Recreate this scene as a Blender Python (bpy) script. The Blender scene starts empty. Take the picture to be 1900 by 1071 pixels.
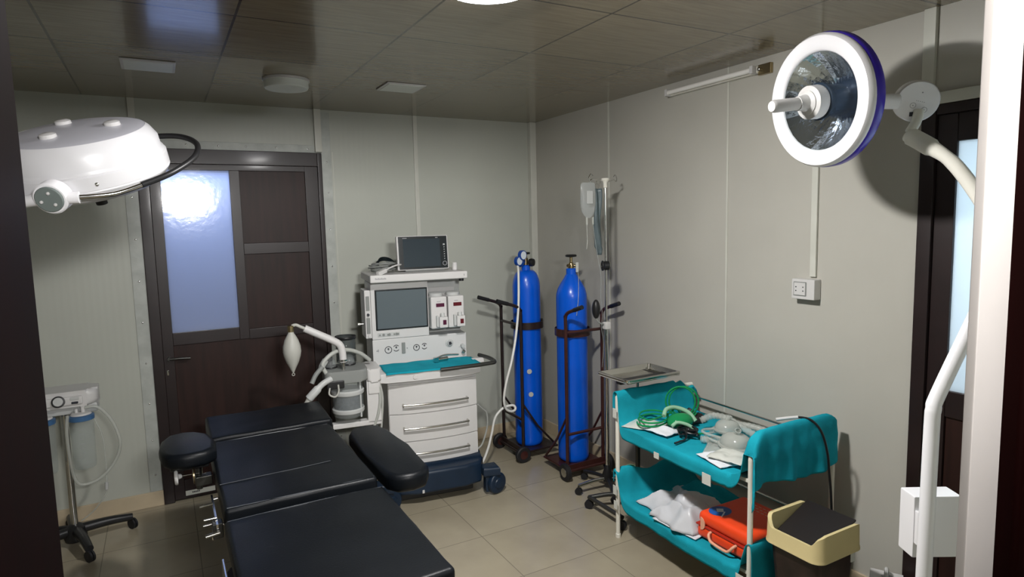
import bpy, bmesh, math, random
from mathutils import Vector, Matrix, Euler, noise
random.seed(7)
C = bpy.context.scene.collection
PI = math.pi
def V(*a): return Vector(a)

# ------------------------------------------------------------------ materials
def lin(c):
    c = c/255.0
    return c/12.92 if c <= 0.04045 else ((c+0.055)/1.055)**2.4
def rgb(r, g, b): return (lin(r), lin(g), lin(b), 1.0)
def new_mat(name):
    m = bpy.data.materials.new(name); m.use_nodes = True
    nt = m.node_tree
    return m, nt, nt.nodes['Principled BSDF']
def setin(b, k, v):
    if k in b.inputs: b.inputs[k].default_value = v
def mat(name, col, rough=0.5, metal=0.0, spec=0.5, coat=0.0, trans=0.0, emit=None, estr=0.0,
        var=0.0, vscale=8.0, bump=0.0, bscale=60.0, stretch=(1, 1, 1), alpha=1.0, ior=1.45, rvar=0.0):
    m, nt, b = new_mat(name)
    b.inputs['Base Color'].default_value = col
    b.inputs['Roughness'].default_value = rough
    b.inputs['Metallic'].default_value = metal
    setin(b, 'Specular IOR Level', spec); setin(b, 'Coat Weight', coat); setin(b, 'Coat Roughness', 0.12)
    setin(b, 'Transmission Weight', trans); setin(b, 'Alpha', alpha); setin(b, 'IOR', ior)
    if emit: setin(b, 'Emission Color', emit); setin(b, 'Emission Strength', estr)
    if var or bump or rvar:
        tc = nt.nodes.new('ShaderNodeTexCoord'); mp = nt.nodes.new('ShaderNodeMapping')
        mp.inputs['Scale'].default_value = stretch
        nt.links.new(tc.outputs['Object'], mp.inputs['Vector'])
    if var or rvar:
        n = nt.nodes.new('ShaderNodeTexNoise'); n.inputs['Scale'].default_value = vscale
        n.inputs['Detail'].default_value = 5
        nt.links.new(mp.outputs[0], n.inputs['Vector'])
    if var:
        r = nt.nodes.new('ShaderNodeValToRGB')
        r.color_ramp.elements[0].position = 0.3; r.color_ramp.elements[1].position = 0.7
        r.color_ramp.elements[0].color = tuple(max(0, c*(1-var)) for c in col[:3])+(1,)
        r.color_ramp.elements[1].color = tuple(min(1, c*(1+var)) for c in col[:3])+(1,)
        nt.links.new(n.outputs[0], r.inputs[0]); nt.links.new(r.outputs[0], b.inputs['Base Color'])
    if rvar:
        mr = nt.nodes.new('ShaderNodeMapRange')
        mr.inputs['To Min'].default_value = max(0.02, rough-rvar); mr.inputs['To Max'].default_value = rough+rvar
        nt.links.new(n.outputs[0], mr.inputs[0]); nt.links.new(mr.outputs[0], b.inputs['Roughness'])
    if bump:
        n2 = nt.nodes.new('ShaderNodeTexNoise'); n2.inputs['Scale'].default_value = bscale
        n2.inputs['Detail'].default_value = 4
        nt.links.new(mp.outputs[0], n2.inputs['Vector'])
        bp = nt.nodes.new('ShaderNodeBump'); bp.inputs['Strength'].default_value = bump
        bp.inputs['Distance'].default_value = 0.004
        nt.links.new(n2.outputs[0], bp.inputs['Height']); nt.links.new(bp.outputs[0], b.inputs['Normal'])
    return m

def wall_mat(name, col, axis):
    m, nt, b = new_mat(name)
    tc = nt.nodes.new('ShaderNodeTexCoord')
    n = nt.nodes.new('ShaderNodeTexNoise'); n.inputs['Scale'].default_value = 2.2; n.inputs['Detail'].default_value = 6
    nt.links.new(tc.outputs['Object'], n.inputs['Vector'])
    r = nt.nodes.new('ShaderNodeValToRGB')
    r.color_ramp.elements[0].position = .3; r.color_ramp.elements[1].position = .7
    r.color_ramp.elements[0].color = tuple(c*.93 for c in col[:3])+(1,)
    r.color_ramp.elements[1].color = col
    nt.links.new(n.outputs[0], r.inputs[0]); nt.links.new(r.outputs[0], b.inputs['Base Color'])
    b.inputs['Roughness'].default_value = .38; setin(b, 'Specular IOR Level', .4)
    w = nt.nodes.new('ShaderNodeTexWave'); w.wave_type = 'BANDS'; w.bands_direction = axis
    w.inputs['Scale'].default_value = 9; w.inputs['Distortion'].default_value = 0
    nt.links.new(tc.outputs['Object'], w.inputs['Vector'])
    n3 = nt.nodes.new('ShaderNodeTexNoise'); n3.inputs['Scale'].default_value = 5
    nt.links.new(tc.outputs['Object'], n3.inputs['Vector'])
    ad = nt.nodes.new('ShaderNodeMath'); ad.operation = 'ADD'
    mu = nt.nodes.new('ShaderNodeMath'); mu.operation = 'MULTIPLY'; mu.inputs[1].default_value = .15
    nt.links.new(w.outputs[1], mu.inputs[0]); nt.links.new(mu.outputs[0], ad.inputs[0]); nt.links.new(n3.outputs[0], ad.inputs[1])
    bp = nt.nodes.new('ShaderNodeBump'); bp.inputs['Strength'].default_value = .25; bp.inputs['Distance'].default_value = .004
    nt.links.new(ad.outputs[0], bp.inputs['Height']); nt.links.new(bp.outputs[0], b.inputs['Normal'])
    return m

def tile_mat(name, ca, cb, cj, sx, sy, ox, oy, joint, rough, grain=None, coat=0.0, bump=.1, spec=.5, jmix=1.0):
    """square panels or tiles: joint lines where the scaled coordinate is near an integer"""
    m, nt, b = new_mat(name)
    L = nt.links
    tc = nt.nodes.new('ShaderNodeTexCoord'); sp = nt.nodes.new('ShaderNodeSeparateXYZ')
    L.new(tc.outputs['Object'], sp.inputs[0])
    def mth(op, a, bb=None):
        x = nt.nodes.new('ShaderNodeMath'); x.operation = op
        for i, s in enumerate((a, bb)):
            if s is None: continue
            if isinstance(s, (int, float)): x.inputs[i].default_value = s
            else: L.new(s, x.inputs[i])
        return x.outputs[0]
    def line(out, off, size):
        f = mth('FRACT', mth('DIVIDE', mth('SUBTRACT', out, off), size))
        d = mth('ABSOLUTE', mth('SUBTRACT', f, .5))
        return mth('GREATER_THAN', d, .5-joint/size/2)
    j = mth('MAXIMUM', line(sp.outputs[0], ox, sx), line(sp.outputs[1], oy, sy))
    cell = nt.nodes.new('ShaderNodeCombineXYZ')
    L.new(mth('FLOOR', mth('DIVIDE', mth('SUBTRACT', sp.outputs[0], ox), sx)), cell.inputs[0])
    L.new(mth('FLOOR', mth('DIVIDE', mth('SUBTRACT', sp.outputs[1], oy), sy)), cell.inputs[1])
    wn = nt.nodes.new('ShaderNodeTexWhiteNoise'); wn.noise_dimensions = '2D'
    L.new(cell.outputs[0], wn.inputs['Vector'])
    mp = nt.nodes.new('ShaderNodeMapping'); L.new(tc.outputs['Object'], mp.inputs['Vector'])
    mp.inputs['Scale'].default_value = grain or (1, 1, 1)
    n = nt.nodes.new('ShaderNodeTexNoise'); n.inputs['Scale'].default_value = 4; n.inputs['Detail'].default_value = 7
    L.new(mp.outputs[0], n.inputs['Vector'])
    fac = mth('ADD', mth('MULTIPLY', wn.outputs[0], .25), mth('MULTIPLY', n.outputs[0], .85))
    r = nt.nodes.new('ShaderNodeValToRGB')
    r.color_ramp.elements[0].position = .3; r.color_ramp.elements[1].position = .75
    r.color_ramp.elements[0].color = ca; r.color_ramp.elements[1].color = cb
    L.new(fac, r.inputs[0])
    mx = nt.nodes.new('ShaderNodeMix'); mx.data_type = 'RGBA'
    L.new(mth('MULTIPLY', j, jmix), mx.inputs[0]); L.new(r.outputs[0], mx.inputs[6]); mx.inputs[7].default_value = cj
    L.new(mx.outputs[2], b.inputs['Base Color'])
    b.inputs['Roughness'].default_value = rough; setin(b, 'Coat Weight', coat); setin(b, 'Specular IOR Level', spec)
    bp = nt.nodes.new('ShaderNodeBump'); bp.inputs['Strength'].default_value = bump; bp.inputs['Distance'].default_value = .003
    L.new(mth('SUBTRACT', mth('MULTIPLY', n.outputs[0], .3), j), bp.inputs['Height']); L.new(bp.outputs[0], b.inputs['Normal'])
    return m

def frosted(name, tint, bscale, bstr, gloss=.25, gr=.12):
    m, nt, b = new_mat(name)
    nt.nodes.remove(b)
    out = [n for n in nt.nodes if n.type == 'OUTPUT_MATERIAL'][0]
    t = nt.nodes.new('ShaderNodeBsdfTranslucent'); t.inputs['Color'].default_value = tint
    d = nt.nodes.new('ShaderNodeBsdfDiffuse'); d.inputs['Color'].default_value = tint
    g = nt.nodes.new('ShaderNodeBsdfGlossy'); g.inputs['Roughness'].default_value = gr
    g.inputs['Color'].default_value = (.9, .9, .9, 1)
    tc = nt.nodes.new('ShaderNodeTexCoord'); n = nt.nodes.new('ShaderNodeTexNoise'); n.inputs['Scale'].default_value = bscale
    n.inputs['Detail'].default_value = 3
    nt.links.new(tc.outputs['Object'], n.inputs['Vector'])
    bp = nt.nodes.new('ShaderNodeBump'); bp.inputs['Strength'].default_value = bstr; bp.inputs['Distance'].default_value = .004
    nt.links.new(n.outputs[0], bp.inputs['Height']); nt.links.new(bp.outputs[0], g.inputs['Normal'])
    m1 = nt.nodes.new('ShaderNodeMixShader'); m1.inputs[0].default_value = .25
    nt.links.new(t.outputs[0], m1.inputs[1]); nt.links.new(d.outputs[0], m1.inputs[2])
    m2 = nt.nodes.new('ShaderNodeMixShader'); m2.inputs[0].default_value = gloss
    nt.links.new(m1.outputs[0], m2.inputs[1]); nt.links.new(g.outputs[0], m2.inputs[2])
    nt.links.new(m2.outputs[0], out.inputs['Surface'])
    return m

def film(name, tint, opacity, rough=.12):
    """thin clear plastic: mostly see-through with gloss"""
    m, nt, b = new_mat(name)
    out = [n for n in nt.nodes if n.type == 'OUTPUT_MATERIAL'][0]
    b.inputs['Base Color'].default_value = tint; b.inputs['Roughness'].default_value = rough
    t = nt.nodes.new('ShaderNodeBsdfTransparent'); t.inputs['Color'].default_value = (.93, .95, .95, 1)
    mx = nt.nodes.new('ShaderNodeMixShader'); mx.inputs[0].default_value = opacity
    nt.links.new(t.outputs[0], mx.inputs[1]); nt.links.new(b.outputs[0], mx.inputs[2]); nt.links.new(mx.outputs[0], out.inputs['Surface'])
    return m

M = {}
M['wall_b'] = wall_mat('sandwich panel back', (.475, .49, .435, 1), 'X')
M['wall_r'] = wall_mat('sandwich panel right', (.48, .465, .415, 1), 'Y')
M['hall'] = mat('hall plaster', (.5, .48, .44, 1), .8, var=.06)
M['strip'] = mat('panel cover strip', (.57, .57, .51, 1), .35, var=.05)
M['flash'] = mat('galvanised flashing', (.42, .44, .41, 1), .42, spec=.5, var=.12, vscale=14)
M['rivet'] = mat('rivet', (.8, .8, .8, 1), .2, 1)
M['floor'] = tile_mat('beige floor tile', (.31, .27, .195, 1), (.39, .345, .25, 1), (.22, .19, .14, 1), .45, .45, 1.42, 2.97, .005, .24, bump=.05)
M['skirt'] = mat('beige skirting tile', (.52, .43, .30, 1), .35, var=.12, vscale=6)
M['ceil'] = tile_mat('laminate ceiling panel', (.175, .145, .095, 1), (.265, .22, .145, 1), (.02, .015, .01, 1), .6275, .607, .927, 1.98, .009, .20,
                     grain=(1.2, 14, 1), coat=.25, bump=.12, jmix=.9)
M['door'] = mat('dark brown door leaf', (.021, .0075, .0055, 1), .5, coat=.0, spec=.35, var=.35, vscale=5, stretch=(6, 6, .6), bump=.03)
M['dframe'] = mat('dark door frame', (.014, .0068, .0068, 1), .42, coat=.1, var=.2)
M['jamb'] = mat('varnished red brown jamb', (.0055, .0008, .0007, 1), .5, coat=.0, spec=.04, var=.4, vscale=3, stretch=(8, 8, .5))
M['white_jamb'] = mat('white painted jamb', (.50, .47, .45, 1), .45, var=.03, bump=.08, bscale=25)
M['glass_b'] = frosted('frosted door glass', (.66, .74, .95, 1), 30, .10, .07, .09)
M['glass_r'] = frosted('pebbled door glass', (.78, .85, .9, 1), 90, .5, .12, .2)
M['lampoff'] = mat('unlit diffuser', (.74, .77, .72, 1), .45)
M['lampon'] = mat('lit diffuser', (.9, .9, .95, 1), .5, emit=(.88, .9, 1, 1), estr=20)
M['tube'] = mat('fluorescent tube glass', (.82, .80, .76, 1), .25)
M['white'] = mat('white plastic', (.60, .59, .58, 1), .35, var=.02)
M['lampwhite'] = mat('white lamp enamel', (.86, .85, .87, 1), .3, coat=.1)
M['lampgrey'] = mat('pale grey lamp top', (.55, .55, .60, 1), .35)
M['greydisc'] = mat('grey cap', (.16, .19, .18, 1), .45)
M['chrome'] = mat('chrome', (.72, .72, .70, 1), .14, 1)
M['steel'] = mat('brushed stainless steel', (.55, .54, .50, 1), .2, 1, rvar=.08, vscale=20, stretch=(1, 8, 1))
M['darkmetal'] = mat('dark grey metal', (.07, .07, .065, 1), .35, .7)
M['blackp'] = mat('black plastic', (.012, .012, .013, 1), .4, var=.2)
M['rubber'] = mat('black rubber', (.012, .012, .014, 1), .6)
M['navyp'] = mat('navy plastic', (.006, .018, .040, 1), .42, var=.15)
M['leather'] = mat('navy black vinyl', (.0032, .0045, .0065, 1), .42, spec=.3, bump=.12, bscale=160, var=.15, vscale=4, rvar=.06)
M['seam'] = mat('worn vinyl edge', (.035, .04, .048, 1), .35, bump=.1)
M['blue'] = mat('blue cylinder paint', (.0005, .10, .66, 1), .3, coat=.15, var=.08, vscale=5, spec=.5)
M['regblue'] = mat('blue regulator enamel', (.005, .06, .32, 1), .28, coat=.3)
M['brass'] = mat('brass', (.42, .33, .18, 1), .28, 1)
M['redbrown'] = mat('red brown trolley paint', (.045, .012, .010, 1), .35, coat=.2, var=.3)
M['dkbrown'] = mat('dark brown trolley paint', (.020, .011, .010, 1), .35, coat=.2, var=.3)
M['cream_t'] = mat('ivory tube paint', (.76, .74, .66, 1), .32, var=.04)
M['teal'] = mat('teal drape cloth', (.010, .31, .40, 1), .85, spec=.12, bump=.25, bscale=220, var=.12, vscale=9)
M['tape'] = mat('paper tape', (.62, .63, .58, 1), .7)
M['orange'] = mat('orange red plastic', (.90, .07, .014, 1), .4, var=.05)
M['orangedk'] = mat('dark red plastic', (.42, .025, .012, 1), .45)
M['salmon'] = mat('pale salmon plastic', (.82, .40, .26, 1), .4)
M['labelblue'] = mat('blue label', (.02, .11, .42, 1), .4)
M['labelwhite'] = mat('white label', (.75, .82, .88, 1), .4)
M['cream'] = mat('cream bin plastic', (.72, .60, .31, 1), .38, var=.04)
M['binbody'] = mat('dark brown bin plastic', (.022, .012, .010, 1), .4, var=.5, vscale=18)
M['flap'] = mat('black brown flap', (.010, .007, .007, 1), .5, bump=.05)
M['greybag'] = mat('grey plastic bag', (.62, .63, .66, 1), .28, spec=.5, bump=.12, bscale=30, var=.06)
M['paper'] = mat('white paper', (.72, .74, .78, 1), .6, bump=.1, bscale=40)
M['packet'] = mat('cloudy white packet', (.60, .61, .56, 1), .3, bump=.15, bscale=50, var=.08)
M['greentube'] = mat('clear green tubing', (.02, .36, .12, 1), .15, trans=.35, ior=1.2)
M['palegreen'] = mat('pale green plastic', (.36, .62, .42, 1), .3, trans=.2, ior=1.2)
M['green'] = mat('green plastic', (.01, .09, .02, 1), .4)
M['clear'] = film('clear plastic', (.55, .58, .58, 1), .18)
M['cloudy'] = film('cloudy plastic', (.62, .63, .58, 1), .42, .2)
M['smoke'] = film('smoky plastic', (.10, .11, .11, 1), .45)
M['bagdark'] = mat('blue grey film', (.085, .115, .125, 1), .35, bump=.2, bscale=40, var=.2)
M['screen'] = mat('dark grey screen', (.030, .042, .052, 1), .12, spec=.6)
M['screen_lt'] = mat('grey touch screen', (.10, .125, .14, 1), .14, spec=.8)
M['bezel'] = mat('black bezel', (.008, .012, .014, 1), .25)
M['grey'] = mat('mid grey plastic', (.22, .23, .22, 1), .45)
M['ltgrey'] = mat('light grey plastic', (.48, .49, .48, 1), .4)
M['ink'] = mat('dark ink', (.02, .022, .03, 1), .6)
M['inkgrey'] = mat('grey print', (.32, .32, .33, 1), .6)
M['display'] = mat('dark red display window', (.10, .004, .010, 1), .3)
M['magenta'] = mat('dark purple display window', (.07, .006, .03, 1), .3)
M['latex'] = mat('translucent white rubber', (.44, .44, .40, 1), .45, spec=.4)
M['shroud'] = mat('dark blue lamp shroud', (.02, .035, .06, 1), .2, spec=.6)
M['soda'] = mat('dark granules', (.09, .10, .11, 1), .6, var=.3, vscale=60)
M['domewhite'] = mat('white dome enamel', (.68, .675, .69, 1), .3, coat=.1)
M['bagclear'] = film('milky infusion plastic', (.62, .64, .64, 1), .26, .15)
M['hose'] = mat('grey breathing hose', (.40, .41, .38, 1), .45)
M['whitehose'] = mat('white hose', (.78, .78, .74, 1), .4)
M['lampblue'] = mat('cobalt blue rim', (.045, .018, .46, 1), .32, coat=.3)
M['reflector'] = mat('faceted mirror reflector', (.82, .87, .96, 1), .12, 1.0, bump=.9, bscale=26)
M['jarblue'] = mat('blue jar lid', (.05, .13, .27, 1), .4)
M['blackcable'] = mat('black cable', (.008, .008, .01, 1), .35)

# ------------------------------------------------------------------ mesh builder
def frame_from(d):
    d = Vector(d).normalized()
    a = Vector((0, 0, 1)) if abs(d.z) < .9 else Vector((1, 0, 0))
    x = d.cross(a).normalized(); y = d.cross(x).normalized()
    return x, y, d
def spline(pts, n=8):
    pts = [Vector(p) for p in pts]
    if len(pts) < 3: return pts
    out = []
    for i in range(len(pts)-1):
        p0 = pts[max(i-1, 0)]; p1 = pts[i]; p2 = pts[i+1]; p3 = pts[min(i+2, len(pts)-1)]
        for k in range(n):
            t = k/n
            out.append(.5*((2*p1)+(p2-p0)*t+(2*p0-5*p1+4*p2-p3)*t*t+(3*p1-p0-3*p2+p3)*t**3))
    out.append(pts[-1])
    return out
class MB:
    def __init__(s): s.bm = bmesh.new()
    def face(s, vs):
        try: return s.bm.faces.new(vs)
        except ValueError: return None
    def box(s, x0, x1, y0, y1, z0, z1, bev=0.0, seg=2, mtx=None):
        b = bmesh.new(); bmesh.ops.create_cube(b, size=1)
        for v in b.verts:
            v.co = Vector((x0+(v.co.x+.5)*(x1-x0), y0+(v.co.y+.5)*(y1-y0), z0+(v.co.z+.5)*(z1-z0)))
        if bev: bmesh.ops.bevel(b, geom=b.edges[:], offset=bev, segments=seg, affect='EDGES', profile=.5)
        return s.merge(b, mtx)
    def merge(s, b, mtx=None):
        if mtx is not None: b.transform(mtx)
        mp = {}
        for v in b.verts: mp[v] = s.bm.verts.new(v.co)
        for f in b.faces: s.face([mp[v] for v in f.verts])
        b.free(); return s
    def prism(s, pts, z0, z1, bev=0.0, seg=2, mtx=None):
        """outline in xy extruded along z"""
        b = bmesh.new()
        lo = [b.verts.new((p[0], p[1], z0)) for p in pts]; hi = [b.verts.new((p[0], p[1], z1)) for p in pts]
        n = len(pts)
        b.faces.new(lo[::-1]); b.faces.new(hi)
        for i in range(n): b.faces.new((lo[i], lo[(i+1) % n], hi[(i+1) % n], hi[i]))
        if bev:
            ed = [e for e in b.edges if abs(e.verts[0].co.z-e.verts[1].co.z) < 1e-6]
            bmesh.ops.bevel(b, geom=ed, offset=bev, segments=seg, affect='EDGES', profile=.5)
        return s.merge(b, mtx)
    def ring(s, c, x, y, r, n):
        return [s.bm.verts.new(c+x*(r*math.cos(2*PI*i/n))+y*(r*math.sin(2*PI*i/n))) for i in range(n)]
    def skin(s, rings, cap=True, closed=False):
        n = len(rings[0]); m = len(rings)
        for k in range(m if closed else m-1):
            a = rings[k]; b = rings[(k+1) % m]
            for i in range(n): s.face((a[i], a[(i+1) % n], b[(i+1) % n], b[i]))
        if cap and not closed: s.face(rings[0][::-1]); s.face(rings[-1])
    def cyl(s, p0, p1, r0, r1=None, n=20):
        p0 = Vector(p0); p1 = Vector(p1); r1 = r0 if r1 is None else r1
        x, y, d = frame_from(p1-p0)
        s.skin([s.ring(p0, x, y, r0, n), s.ring(p1, x, y, r1, n)]); return s
    def tube(s, pts, r, n=10, smooth=8, closed=False, radii=None):
        P = spline(pts, smooth) if smooth else [Vector(p) for p in pts]
        x = None; rings = []
        m = len(P)
        for i, p in enumerate(P):
            d = (P[min(i+1, m-1)]-P[max(i-1, 0)])
            d = d.normalized() if d.length > 1e-9 else Vector((0, 0, 1))
            if x is None: x, y, _ = frame_from(d)
            else:
                x = (x-d*x.dot(d))
                x = x.normalized() if x.length > 1e-6 else frame_from(d)[0]
                y = d.cross(x).normalized()
            rr = r if radii is None else radii(i/(m-1))
            rings.append(s.ring(p, x, y, rr, n))
        s.skin(rings); return s
    def lathe(s, prof, o=(0, 0, 0), ax=(0, 0, 1), n=32, cap=True):
        o = Vector(o); x, y, d = frame_from(ax)
        s.skin([s.ring(o+d*h, x, y, max(r, 1e-4), n) for r, h in prof], cap); return s
    def ell(s, c, rx, ry, rz, n=16, m=10, mtx=None):
        b = bmesh.new(); bmesh.ops.create_uvsphere(b, u_segments=n, v_segments=m, radius=1)
        for v in b.verts: v.co = Vector((c[0]+v.co.x*rx, c[1]+v.co.y*ry, c[2]+v.co.z*rz))
        return s.merge(b, mtx)
    def torus(s, c, ax, R, r, n=28, m=10, a0=0, a1=2*PI):
        x, y, d = frame_from(ax); c = Vector(c); rings = []
        full = abs(a1-a0-2*PI) < 1e-6
        for k in range(n if full else n+1):
            a = a0+(a1-a0)*k/n
            u = x*math.cos(a)+y*math.sin(a)
            rings.append([s.bm.verts.new(c+u*(R+r*math.cos(2*PI*j/m))+d*(r*math.sin(2*PI*j/m))) for j in range(m)])
        s.skin(rings, cap=not full, closed=full); return s
    def grid(s, f, nu, nv):
        g = [[s.bm.verts.new(f(i/(nu-1), j/(nv-1))) for j in range(nv)] for i in range(nu)]
        for i in range(nu-1):
            for j in range(nv-1): s.face((g[i][j], g[i+1][j], g[i+1][j+1], g[i][j+1]))
        return s
    def build(s, name, m, parent=None, world=True, thick=0.0, sub=0, angle=40, flat=False):
        me = bpy.data.meshes.new(name)
        bmesh.ops.recalc_face_normals(s.bm, faces=s.bm.faces[:])
        if parent is not None and world:
            s.bm.transform(ROOT[root_of(parent)].inverted())
        for f in s.bm.faces: f.smooth = not flat
        s.bm.to_mesh(me); s.bm.free()
        if not flat: me.set_sharp_from_angle(angle=math.radians(angle))
        me.materials.append(m)
        o = bpy.data.objects.new(name, me); C.objects.link(o)
        if parent is not None: o.parent = parent; PAR[o] = parent
        if not flat and not sub and angle <= 50:
            wn = o.modifiers.new('shading', 'WEIGHTED_NORMAL'); wn.keep_sharp = True
        if thick:
            md = o.modifiers.new('thickness', 'SOLIDIFY'); md.thickness = thick; md.offset = 0
        if sub:
            md = o.modifiers.new('smooth', 'SUBSURF'); md.levels = sub; md.render_levels = sub
        return o
ROOT = {}; PAR = {}
def root_of(o):
    while o in PAR: o = PAR[o]
    return o
def thing(name, label, cat, loc=(0, 0, 0), rz=0.0, group=None, kind=None):
    o = bpy.data.objects.new(name, None); C.objects.link(o)
    o.empty_display_size = .05
    o.location = loc; o.rotation_euler = (0, 0, rz)
    ROOT[o] = Matrix.Translation(Vector(loc)) @ Matrix.Rotation(rz, 4, 'Z')
    return tag(o, label, cat, group, kind)
def tag(o, label=None, cat=None, group=None, kind=None):
    if label: o['label'] = label
    if cat: o['category'] = cat
    if group: o['group'] = group
    if kind: o['kind'] = kind
    return o
def struct(name, mb, m, label=None, cat=None, **k):
    o = mb.build(name, m, **k)
    return tag(o, label, cat, kind='structure')
def arc(cx, cy, r, a0, a1, n):
    return [(cx+r*math.cos(a0+(a1-a0)*i/n), cy+r*math.sin(a0+(a1-a0)*i/n)) for i in range(n+1)]
def rrect(x0, x1, y0, y1, r, n=5):
    return (arc(x1-r, y0+r, r, -PI/2, 0, n)+arc(x1-r, y1-r, r, 0, PI/2, n) +
            arc(x0+r, y1-r, r, PI/2, PI, n)+arc(x0+r, y0+r, r, PI, 1.5*PI, n))
def fbm(x, y, z=0.0): return noise.fractal(Vector((x, y, z)), 1.0, 2.0, 4)

# ------------------------------------------------------------------ setting
X, Y, H = 2.65, 4.385, 2.476          # right wall, back wall, ceiling
DY = 0.46                             # front wall (the doorway we look through)
XL = -1.9
struct('floor', MB().box(XL-.1, X+.9, -3.0, Y+.9, -.06, 0), M['floor'], 'beige tiled floor of the operating room', 'floor')
struct('ceiling', MB().box(XL-.1, X+.1, -3.0, Y+.1, H, H+.06), M['ceil'], 'glossy brown wood laminate panel ceiling', 'ceiling')
b = MB().box(XL, -.09, Y, Y+.08, 0, H).box(.985, X, Y, Y+.08, 0, H).box(-.09, .985, Y, Y+.08, 2.19, H)
struct('wall_back', b, M['wall_b'], 'off white panel wall at the back with a dark door', 'wall')
b = MB().box(X, X+.08, 1.42, Y+.08, 0, H).box(X, X+.08, .38, 1.42, 2.11, H).box(X, X+.08, -3.0, .38, 0, H)
struct('wall_right', b, M['wall_r'], 'off white panel wall on the right', 'wall')
struct('wall_left', MB().box(XL-.08, XL, DY, Y+.08, 0, H), M['wall_r'], 'off white panel wall on the left', 'wall')
b = MB().box(XL, -.13, DY-.04, DY+.04, 0, H).box(1.14, X, DY-.04, DY+.04, 0, H).box(-.13, 1.14, DY-.04, DY+.04, 2.13, H)
struct('wall_front', b, M['wall_b'], 'panel wall around the doorway', 'wall')
struct('wall_hall', MB().box(XL, X, -3.0, -2.9, 0, H), M['hall'], 'hall wall behind the doorway', 'wall')
struct('wall_hall_left', MB().box(XL-.08, XL, -3.0, DY, 0, H), M['hall'], 'hall end wall', 'wall')

# skirting
struct('baseboard_back', MB().box(XL, -.075, Y-.012, Y, 0, .094, .003).box(1.03, X, Y-.012, Y, 0, .094, .003), M['skirt'], 'beige tile skirting at the back wall', 'baseboard')
struct('baseboard_right', MB().box(X-.012, X, 1.43, Y-.012, 0, .094, .003), M['skirt'], 'beige tile skirting at the right wall', 'baseboard')

# cover strips of the wall panels
struct('trim_1', MB().box(-.112, -.075, Y-.012, Y, 2.23, H, .003), M['strip'], 'cover strip left above the back door', 'trim')
struct('trim_2', MB().box(.945, .99, Y-.03, Y, 2.195, H, .003), M['strip'], 'boxed cover strip right above the back door', 'trim')
struct('trim_3', MB().box(1.641, 1.671, Y-.012, Y, .094, H, .003), M['strip'], 'cover strip on the middle of the back wall', 'trim')
struct('trim_4', MB().box(2.595, X, Y-.045, Y, .094, H, .004), M['strip'], 'boxed cover strip in the room corner', 'trim')
struct('trim_5', MB().box(X-.006, X, 3.41, 3.424, .094, H, .002), M['strip'], 'thin joint strip near the corner on the right wall', 'trim')
struct('trim_6', MB().box(X-.004, X, 2.399, 2.411, .094, H, .0015), M['strip'], 'thin joint strip mid right wall', 'trim')
struct('trim_7', MB().box(X-.02, X, 1.385, 1.43, 2.11, H, .003), M['strip'], 'cover strip above the corner of the right door', 'trim')
struct('trim_8', MB().box(X-.02, X, .38, 1.385, 2.11, 2.155, .003), M['strip'], 'horizontal strip above the right door', 'trim')
b = MB().box(-.16, -.09, Y-.006, Y, .094, 2.24, .002).box(.985, 1.05, Y-.006, Y, .094, 2.46, .002).box(-.09, .945, Y-.006, Y, 2.19, 2.24, .002)
fl = struct('trim_9', b, M['flash'], 'riveted metal flashing around the back door', 'trim')
b = MB()
for z in [.2, .42, .65, .9, 1.15, 1.4, 1.65, 1.9, 2.1]:
    b.ell((-.125, Y-.007, z), .006, .004, .006, 8, 6); b.ell((1.02, Y-.007, z+.03), .006, .004, .006, 8, 6)
for x in [.02, .18, .36, .52, .7, .9]: b.ell((x, Y-.007, 2.215), .006, .004, .006, 8, 6)
b.build('rivets', M['rivet'], fl, world=False)
struct('trim_10', MB().box(1.06, 1.064, Y-.002, Y, .094, 2.2), M['strip'], 'fine joint line beside the back door', 'trim')

# back door (door_1)
d1 = thing('door_1', 'dark brown wooden back door with frosted glass pane', 'door', (.45, Y, 0), kind='structure')
b = MB()
b.box(-.09, -.03, Y-.02, Y+.09, 0, 2.19, .004).box(.955, .985, Y-.02, Y+.09, 0, 2.19, .004).box(-.03, .955, Y-.02, Y+.09, 2.1, 2.19, .004)
b.build('door_frame', M['dframe'], d1)
b = MB(); y0, y1 = Y-.006, Y+.035
b.box(-.03, .028, y0, y1, .01, 2.1, .002).box(.41, .468, y0, y1, .99, 2.065, .002).box(.872, .955, y0, y1, .01, 2.1, .002)
b.box(.028, .872, y0, y1, 2.065, 2.1, .002).box(.028, .41, y0, y1, .99, 1.068, .003).box(.468, .872, y0, y1, 1.535, 1.605, .003)
b.box(.468, .872, y0, y1, .985, 1.05, .003).box(.028, .872, y0, y1, .01, .13, .002)
b.build('door_rails', M['dframe'], d1)
MB().box(.468, .872, Y+.008, Y+.025, 1.605, 2.065, .002).build('door_panel', M['door'], d1)
MB().box(.468, .872, Y+.008, Y+.025, 1.05, 1.535, .002).build('door_panel', M['door'], d1)
MB().box(.028, .872, Y+.008, Y+.025, .13, .99, .002).build('door_panel', M['door'], d1)
MB().box(.028, .41, Y+.008, Y+.016, 1.068, 2.065).build('glass_pane', M['glass_b'], d1)
b = MB().cyl((.0, Y-.006, .915), (.0, Y-.04, .915), .011).tube([(.0, Y-.04, .915), (.05, Y-.043, .915), (.115, Y-.04, .91)], .008)
tag(b.build('door_handle', M['darkmetal'], d1), 'dark lever handle')
tag(MB().box(-.019, -.008, Y-.01, Y-.005, .81, .842, .002).build('keyhole_plate', M['chrome'], d1), 'small bright keyhole plate')
pl = MB().box(.03, .20, Y-.012, Y-.005, .028, .058, .001).build('name_plate', M['tape'], d1)
tag(pl, 'pale label strip at the foot of the door')
b = MB()
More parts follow.
